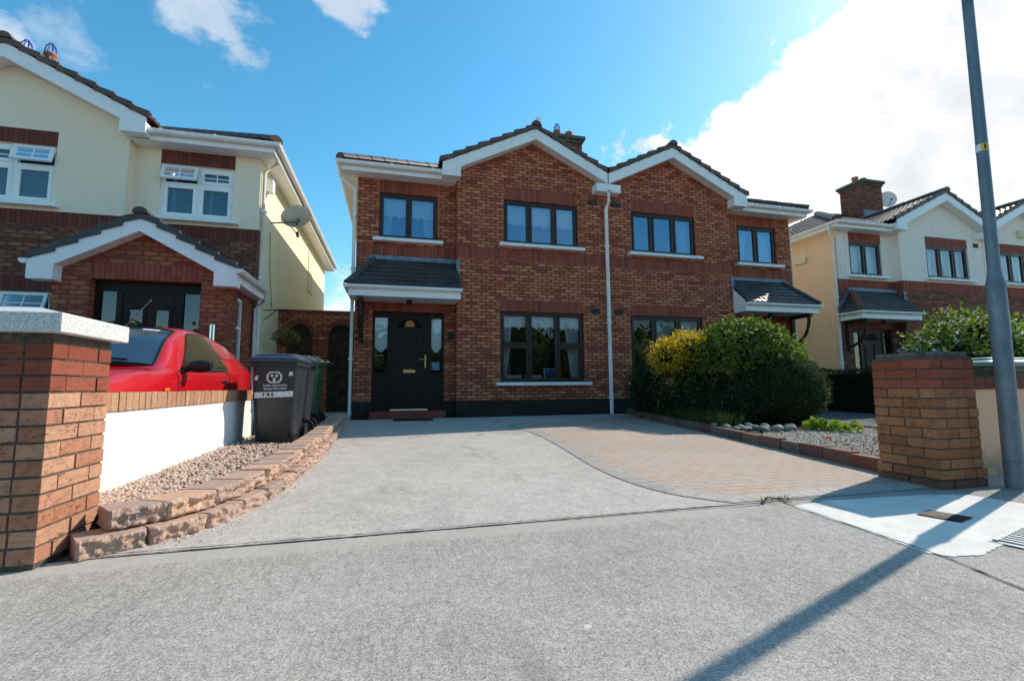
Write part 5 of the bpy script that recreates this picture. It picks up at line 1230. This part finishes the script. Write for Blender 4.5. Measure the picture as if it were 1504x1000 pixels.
# weeping dome tree
t = thing('weeping_tree', (6.55, 7.5, G(7.5)), 'small weeping tree with a green umbrella crown on a dark trunk', 'tree')
m = MB(); m.tube([(6.4, 7.55, .05), (6.42, 7.5, .6), (6.5, 7.5, 1.1), (6.55, 7.5, 1.65)], [.085, .07, .06, .05], 10)
for q in range(9):
    a = q * .7; ca, sa = math.cos(a), math.sin(a); m.tube([(6.55, 7.5, 1.55), (6.55 + .4 * ca, 7.5 + .4 * sa, 1.82), (6.55 + .8 * ca, 7.5 + .8 * sa, 1.6), (6.55 + 1.0 * ca, 7.5 + 1.0 * sa, 1.15)], [.03, .022, .014, .006], 6)
m.build('trunk', M['bark'], t)
m = MB(); pts = shell((6.55, 7.5, 1.12), (1.02, 1.0, .88), 7800, R_, lo=-.12, thick=.28, lump=.22, freq=2.7)
leaves(m, pts, .085, R_, up=-.35, aspect=.62)
for q in range(46):        # hanging strands and stray shoots
    a = R_.uniform(0, 6.28); rr = R_.uniform(.8, 1.02); x, y = 6.55 + rr * math.cos(a), 7.5 + rr * math.sin(a); z = R_.uniform(1.0, 1.35); L = R_.uniform(.15, .45)
    leaves(m, [((x + R_.uniform(-.03, .03), y + R_.uniform(-.03, .03), z - L * k / 12), V((math.cos(a), math.sin(a), 0))) for k in range(12)], .06, R_, up=-.6)
for q in range(12):
    a = R_.uniform(0, 6.28); rr = R_.uniform(0, .6); x, y = 6.55 + rr * math.cos(a), 7.5 + rr * math.sin(a); z = 1.12 + .88 * math.sqrt(1 - (rr / 1.05) ** 2)
    leaves(m, [((x + k * .01, y, z + k * .018), V((0, 0, 1))) for k in range(7)], .05, R_)
m.build('crown', M['leaf_mid'], t)
m = MB(); core(m, (6.55, 7.5, 1.2), (.7, .7, .62), k=.8, lump=.3)
for i in range(len(m.v)): m.v[i].z = max(m.v[i].z, 1.22 + .08 * noise.noise(m.v[i] * 4))
m.build('shade_core', M['inner'], t)
# clipped conifer ball
t = thing('conifer_ball', (6.62, 6.72, G(6.7) + .08), 'dense round clipped dark conifer in front of the weeping tree', 'conifer')
m = MB(); leaves(m, shell((6.60, 6.75, .66), (.77, .75, .66), 13000, R_, lo=-.93, thick=.10, lump=.08, freq=2.5), .042, R_, up=.4, aspect=.22); leaves(m, shell((6.35, 6.55, .5), (.62, .6, .52), 5000, R_, lo=-.93, thick=.12, lump=.1), .042, R_, up=.4, aspect=.22)
m.build('foliage', M['leaf_conifer'], t); m = MB(); core(m, (6.60, 6.75, .66), (.77, .75, .66), k=.93, lump=.08); core(m, (6.35, 6.55, .5), (.62, .6, .52), k=.93, lump=.1); m.build('shade_core', M['inner'], t)
bush('dark_shrub', 'low dark green spreading shrub below the house window, nearest the downpipe', 'shrub', [((5.28, 8.75, .62), (.42, .5, .55), 1700), ((5.45, 9.3, .7), (.4, .5, .55), 1200)], 'leaf_dark', .055, R_, group='dark green shrubs in the bed', lump=.4, freq=3)
bush('dark_shrub', 'low dark green shrub at the kerb beneath the golden shrub', 'shrub', [((5.55, 7.6, .42), (.5, .55, .42), 2000), ((5.25, 7.9, .45), (.35, .4, .38), 1000), ((5.95, 7.35, .5), (.45, .4, .5), 1500)], 'leaf_dark', .05, R_, group='dark green shrubs in the bed', lump=.4, freq=3)
bush('dark_shrub', 'ragged dark green shrub between the conifer ball and the kerb', 'shrub', [((5.75, 6.75, .36), (.42, .45, .38), 1700), ((5.45, 6.9, .3), (.35, .4, .3), 1000)], 'leaf_dark', .05, R_, group='dark green shrubs in the bed', lump=.4, freq=3)
# grassy ground cover along the kerb
m = MB()
for _ in range(3000):
    y = R_.uniform(5.9, 9.6); x = edge_x(bedK, y) + .12 + abs(R_.gauss(0, .22)); a = R_.uniform(0, 6.28); h = R_.uniform(.08, .28); w = .006; lx, ly = R_.gauss(0, .09), R_.gauss(0, .09) - .03
    z = G(y) + .085; dx_, dy_ = w * math.cos(a), w * math.sin(a)
    m.face([(x - dx_, y - dy_, z), (x + dx_, y + dy_, z), (x + dx_ * .7 + lx * .4, y + dy_ * .7 + ly * .4, z + h * .6), (x - dx_ * .7 + lx * .4, y - dy_ * .7 + ly * .4, z + h * .6)]); m.face([(x - dx_ * .7 + lx * .4, y - dy_ * .7 + ly * .4, z + h * .6), (x + dx_ * .7 + lx * .4, y + dy_ * .7 + ly * .4, z + h * .6), (x + lx, y + ly, z + h)])
tag(m.build('grass_tufts', M['leaf_grass']), kind='stuff')
# rose stems with pale flowers at the left of the bed
t = thing('rose_bush', (5.0, 8.2, G(8.2) + .08), 'thin rose stems with two pale orange blooms before the dark shrubs', 'rose')
st = MB(); fl = MB(); lf = MB()
for x, y, z, bl in ((5.05, 8.3, 1.36, 1), (5.2, 7.9, .85, 1), (5.1, 8.1, .70, 0), (5.28, 7.85, .98, 0), (5.15, 7.8, .62, 1)):
    st.tube([(x - .05, y, .1), (x + .02, y, z * .6), (x, y, z)], [.008, .006, .004], 5)
    leaves(lf, [((x + R_.gauss(0, .03), y + R_.gauss(0, .03), z * R_.uniform(.55, .98)), V((R_.gauss(0, 1), R_.gauss(0, 1), 0)).normalized()) for _ in range(26)], .06, R_)
    if bl: leaves(fl, shell((x, y, z), (.04, .04, .035), 46, R_), .045, R_, aspect=.9)
st.build('stem', M['bark'], t); fl.build('bloom', M['rose'], t); lf.build('foliage', M['leaf_lime'], t)
t = thing('lime_plant', (5.75, 5.3, G(5.2) + .08), 'low lime green leafy plant at the edge of the pale gravel', 'plant')
m = MB()
for (x, y, r, n) in ((5.78, 5.22, .10, 90), (5.9, 5.05, .08, 60), (5.98, 4.9, .07, 40), (5.80, 5.32, .12, 90)): leaves(m, shell((x, y, G(y) + .13), (r, r, r * .9), n, R_, lo=-.2), .075, R_, aspect=.8)
m.build('foliage', M['leaf_lime'], t)
t = thing('weed', (5.75, 4.2, G(4.2) + .08), 'tiny lime green weed at the back of the gravel beside the right pillar', 'weed')
m = MB(); leaves(m, shell((5.75, 4.2, G(4.2) + .12), (.06, .06, .05), 40, R_, lo=-.2), .05, R_, aspect=.8); m.build('foliage', M['leaf_lime'], t)
m = MB(); leaves(m, shell((4.98, 4.42, G(4.4) + .115), (.018, .018, .014), 30, R_), .022, R_, aspect=.9); tag(m.build('fallen_flower', M['red_flower']), 'tiny red flower lying on the pale gravel', 'flower')
m = MB()
for x in (2.40, 2.45, 2.5, 2.56): leaves(m, [((x + R_.gauss(0, .012), 2.63 + R_.gauss(0, .012), .012), V((0, 0, 1))) for _ in range(9)], .03, R_, aspect=.2)
tag(m.build('joint_weeds', M['leaf_olive']), 'thin dry weeds growing in the crack beside the white patch', 'weeds')
# dividing hedge
t = thing('hedge', (11.5, 8.4, G(8)), 'dark clipped hedge dividing the two drives, right of the conifer ball', 'hedge')
m = MB(); pts = []
for _ in range(9000):
    q = R_.random(); y = R_.uniform(6.4, 10.45)
    if q < .45: p, n = V((11.0, y, R_.uniform(.1, 1.1))), V((-1, 0, 0))
    elif q < .75: p, n = V((R_.uniform(11.0, 12.1), y, 1.1)), V((0, 0, 1))
    else: p, n = V((R_.uniform(11.0, 12.1), 6.4, R_.uniform(.1, 1.1))), V((0, -1, 0))
    p += n * (.10 * noise.noise(p * 2.4) + R_.uniform(-.06, .04)); pts.append((p, n))
leaves(m, pts, .06, R_, aspect=.3)
for _ in range(16):
    y = R_.uniform(7, 10.4); x = R_.uniform(11, 11.6); leaves(m, [((x - k * .018, y, 1.08 + .015 * k), V((-.6, 0, .6))) for k in range(9)], .05, R_, aspect=.3)
m.build('foliage', M['leaf_dark'], t); m = MB(); m.box(11.06, 12.04, 6.46, 10.4, .1, 1.04); m.build('shade_core', M['inner'], t)
# white flowering bush in the next garden
t = thing('flowering_bush', (12.5, 7.2, G(7)), 'tall leafy bush with white blossom before the cream house on the right', 'shrub')
m = MB(); f = MB(); cm = MB(); 
for i, (c, r, n) in enumerate((((12.3, 7.2, 1.25), (1.35, .9, 1.02), 3600), ((11.35, 7.1, 1.05), (.9, .7, .85), 1900), ((13.6, 7.2, 1.15), (1.0, .8, .9), 2200), ((14.9, 7.2, 1.2), (1.1, .8, .9), 1900))):
    pts = shell(c, r, n, R_, lump=.38, freq=2.8, thick=.35, sd=i); leaves(m, pts, .11, R_, aspect=.6); core(cm, c, r, lump=.3, sd=i, k=.68)
    for p, d in pts[::23]:
        if p.z > 1.1: leaves(f, shell(p + d * .05, (.055, .055, .04), 6, R_), .06, R_, aspect=.9)
for q in range(26):
    x = R_.uniform(11, 14.5); z = 1.95 + R_.uniform(-.1, .1); L = R_.uniform(.1, .4); leaves(m, [((x + R_.gauss(0, .02), 7.2 + R_.gauss(0, .1), z + L * k / 9), V((R_.gauss(0, 1), R_.gauss(0, 1), .3)).normalized()) for k in range(10)], .08, R_, aspect=.6)
m.build('foliage', M['leaf_mid'], t); f.build('blossom', M['petal'], t); cm.build('shade_core', M['inner'], t)
# trees across the street behind the photographer (seen in the window reflections)
m = MB()
for i in range(13):
    x = -26 + i * 4.6; h = R_.uniform(2.4, 4.6); c = (x, -17 + R_.uniform(-2, 2), h * .75); r = (R_.uniform(2.4, 3.4), 2.2, h * .8); core(m, c, r, k=.85, lump=.35, sd=i); leaves(m, shell(c, r, 420, R_, sd=i, lump=.35), .5, R_, aspect=.7)
tag(m.build('far_trees', M['leaf_mid']), kind='stuff')

# ------------------------------------------------------------------ light, sky, camera
SUN_EL, SUN_AZ = math.radians(37.5), math.atan2(.942, .335)      # azimuth from +Y towards +X
sd = V((math.cos(SUN_EL) * math.sin(SUN_AZ), math.cos(SUN_EL) * math.cos(SUN_AZ), math.sin(SUN_EL)))
L = bpy.data.lights.new('sun', 'SUN'); L.energy = 5.0; L.angle = math.radians(.5); L.color = (1, .92, .80)
lo = bpy.data.objects.new('sun', L); COL.objects.link(lo); lo.rotation_euler = sd.to_track_quat('Z', 'Y').to_euler(); lo.location = (20, 10, 30)
w = bpy.data.worlds.new('World'); sc.world = w; w.use_nodes = True; nt = w.node_tree; nt.nodes.clear()
T = NT.__new__(NT); T.t = nt
out = nt.nodes.new('ShaderNodeOutputWorld'); bg = nt.nodes.new('ShaderNodeBackground'); bg.inputs[1].default_value = .14; nt.links.new(bg.outputs[0], out.inputs[0])
sky = nt.nodes.new('ShaderNodeTexSky'); sky.sky_type = 'NISHITA'; sky.sun_disc = False; sky.sun_elevation = SUN_EL; sky.sun_rotation = SUN_AZ; sky.air_density = 1.0; sky.dust_density = .35; sky.ozone_density = 1.6
tc = nt.nodes.new('ShaderNodeTexCoord'); dirn = tc.outputs['Generated']
# camera basis (from the vanishing points of the photograph); also gives the compass bearings of the clouds
F = 677.12; yaw, pit, rol = (math.radians(q) for q in (14.486, 5.698, -.451)); HC = .78
fw = V((math.sin(yaw) * math.cos(pit), math.cos(yaw) * math.cos(pit), math.sin(pit))); rt = V((math.cos(yaw), -math.sin(yaw), 0)); upv = rt.cross(fw)
rt, upv = rt * math.cos(rol) + upv * math.sin(rol), upv * math.cos(rol) - rt * math.sin(rol)
def bearing(x, y): return (rt * ((x - 752) / F) - upv * ((y - 500) / F) + fw).normalized()
def dotn(v):
    x = nt.nodes.new('ShaderNodeVectorMath'); x.operation = 'DOT_PRODUCT'; nt.links.new(dirn, x.inputs[0]); x.inputs[1].default_value = v; return x.outputs['Value']
fb = T.noise(dirn, 5.5, 8, .58); fb2 = T.noise(dirn, 2.2, 6, .6, .3)
n_ = bearing(918, 235).cross(bearing(1290, 0)).normalized()
if n_.dot(bearing(1400, 200)) < 0: n_ = -n_
wob = T.math('MULTIPLY', T.math('SUBTRACT', T.math('ADD', T.math('MULTIPLY', fb, .75), T.math('MULTIPLY', T.noise(dirn, 22, 5, .6), .25)), .5), .30)
m1 = T.math('MULTIPLY', T.rng(T.math('ADD', dotn(n_), wob), -.017, .012), T.rng(dotn(V((.25, .97, 0))), .0, .3))
def puff(x, y, rad, amt):
    d = T.math('SUBTRACT', 1.0, dotn(bearing(x, y))); d = T.math('DIVIDE', d, 1 - math.cos(rad))
    v = T.math('SUBTRACT', T.math('MULTIPLY', T.math('SUBTRACT', T.noise(T.mapv(dirn, (1, 1, 1.6)), 9, 7, .62), .36), 5.0), d)
    return T.math('MULTIPLY', T.rng(v, -.2, .8), amt)
mask = m1
for q in ((285, 0, .10, .55), (510, -14, .07, .65), (130, 75, .04, .3), (100, 35, .05, .25), (505, 440, .09, .8), (-30, 60, .05, .5)): mask = T.math('MAXIMUM', mask, puff(*q))
# broken cloud over the rest of the sky, out of the photograph's view
back = T.math('MULTIPLY', T.rng(fb2, .5, .68), T.rng(dotn(V((fw.x, fw.y, .0)).normalized()), -.1, -.45)); mask = T.math('MAXIMUM', mask, T.math('MULTIPLY', back, .15))
shade = T.rng(T.noise(dirn, 4.2, 5, .55), .47, .66, 0, .75)
ccol = T.mix(shade, (7.8, 7.8, 7.8), (5.3, 5.6, 6.1))
hs = nt.nodes.new('ShaderNodeHueSaturation'); hs.inputs['Hue'].default_value = .479; hs.inputs['Saturation'].default_value = 1.32; hs.inputs['Value'].default_value = 1.4; nt.links.new(sky.outputs[0], hs.inputs['Color'])
# hazier, brighter sky on the sun's side, deeper blue opposite
glow = T.rng(dotn(V((.45, .89, 0))), -.55, .75, 1.0, 1.2)
gcol = nt.nodes.new('ShaderNodeCombineXYZ')
for i in range(3): nt.links.new(glow, gcol.inputs[i])
zz = nt.nodes.new('ShaderNodeSeparateXYZ'); nt.links.new(dirn, zz.inputs[0]); mask = T.math('MULTIPLY', mask, T.rng(zz.outputs[2], .86, .66))
nt.links.new(T.mix(mask, T.mix(1.0, hs.outputs[0], gcol.outputs[0], 'MULTIPLY'), ccol), bg.inputs[0])
cam = bpy.data.cameras.new('camera'); co = bpy.data.objects.new('camera', cam); COL.objects.link(co)
cam.sensor_fit = 'HORIZONTAL'; cam.sensor_width = 36; cam.lens = 36 * F / 1504; cam.clip_start = .05; cam.clip_end = 2000
mw = Matrix((rt, upv, -fw)).transposed().to_4x4(); mw.translation = (0, 0, HC); co.matrix_world = mw
sc.camera = co
sc.view_settings.view_transform = 'Standard'; sc.view_settings.look = 'None'; sc.view_settings.exposure = 0; sc.view_settings.gamma = 1
sc.cycles.max_bounces = 8; sc.cycles.transparent_max_bounces = 12
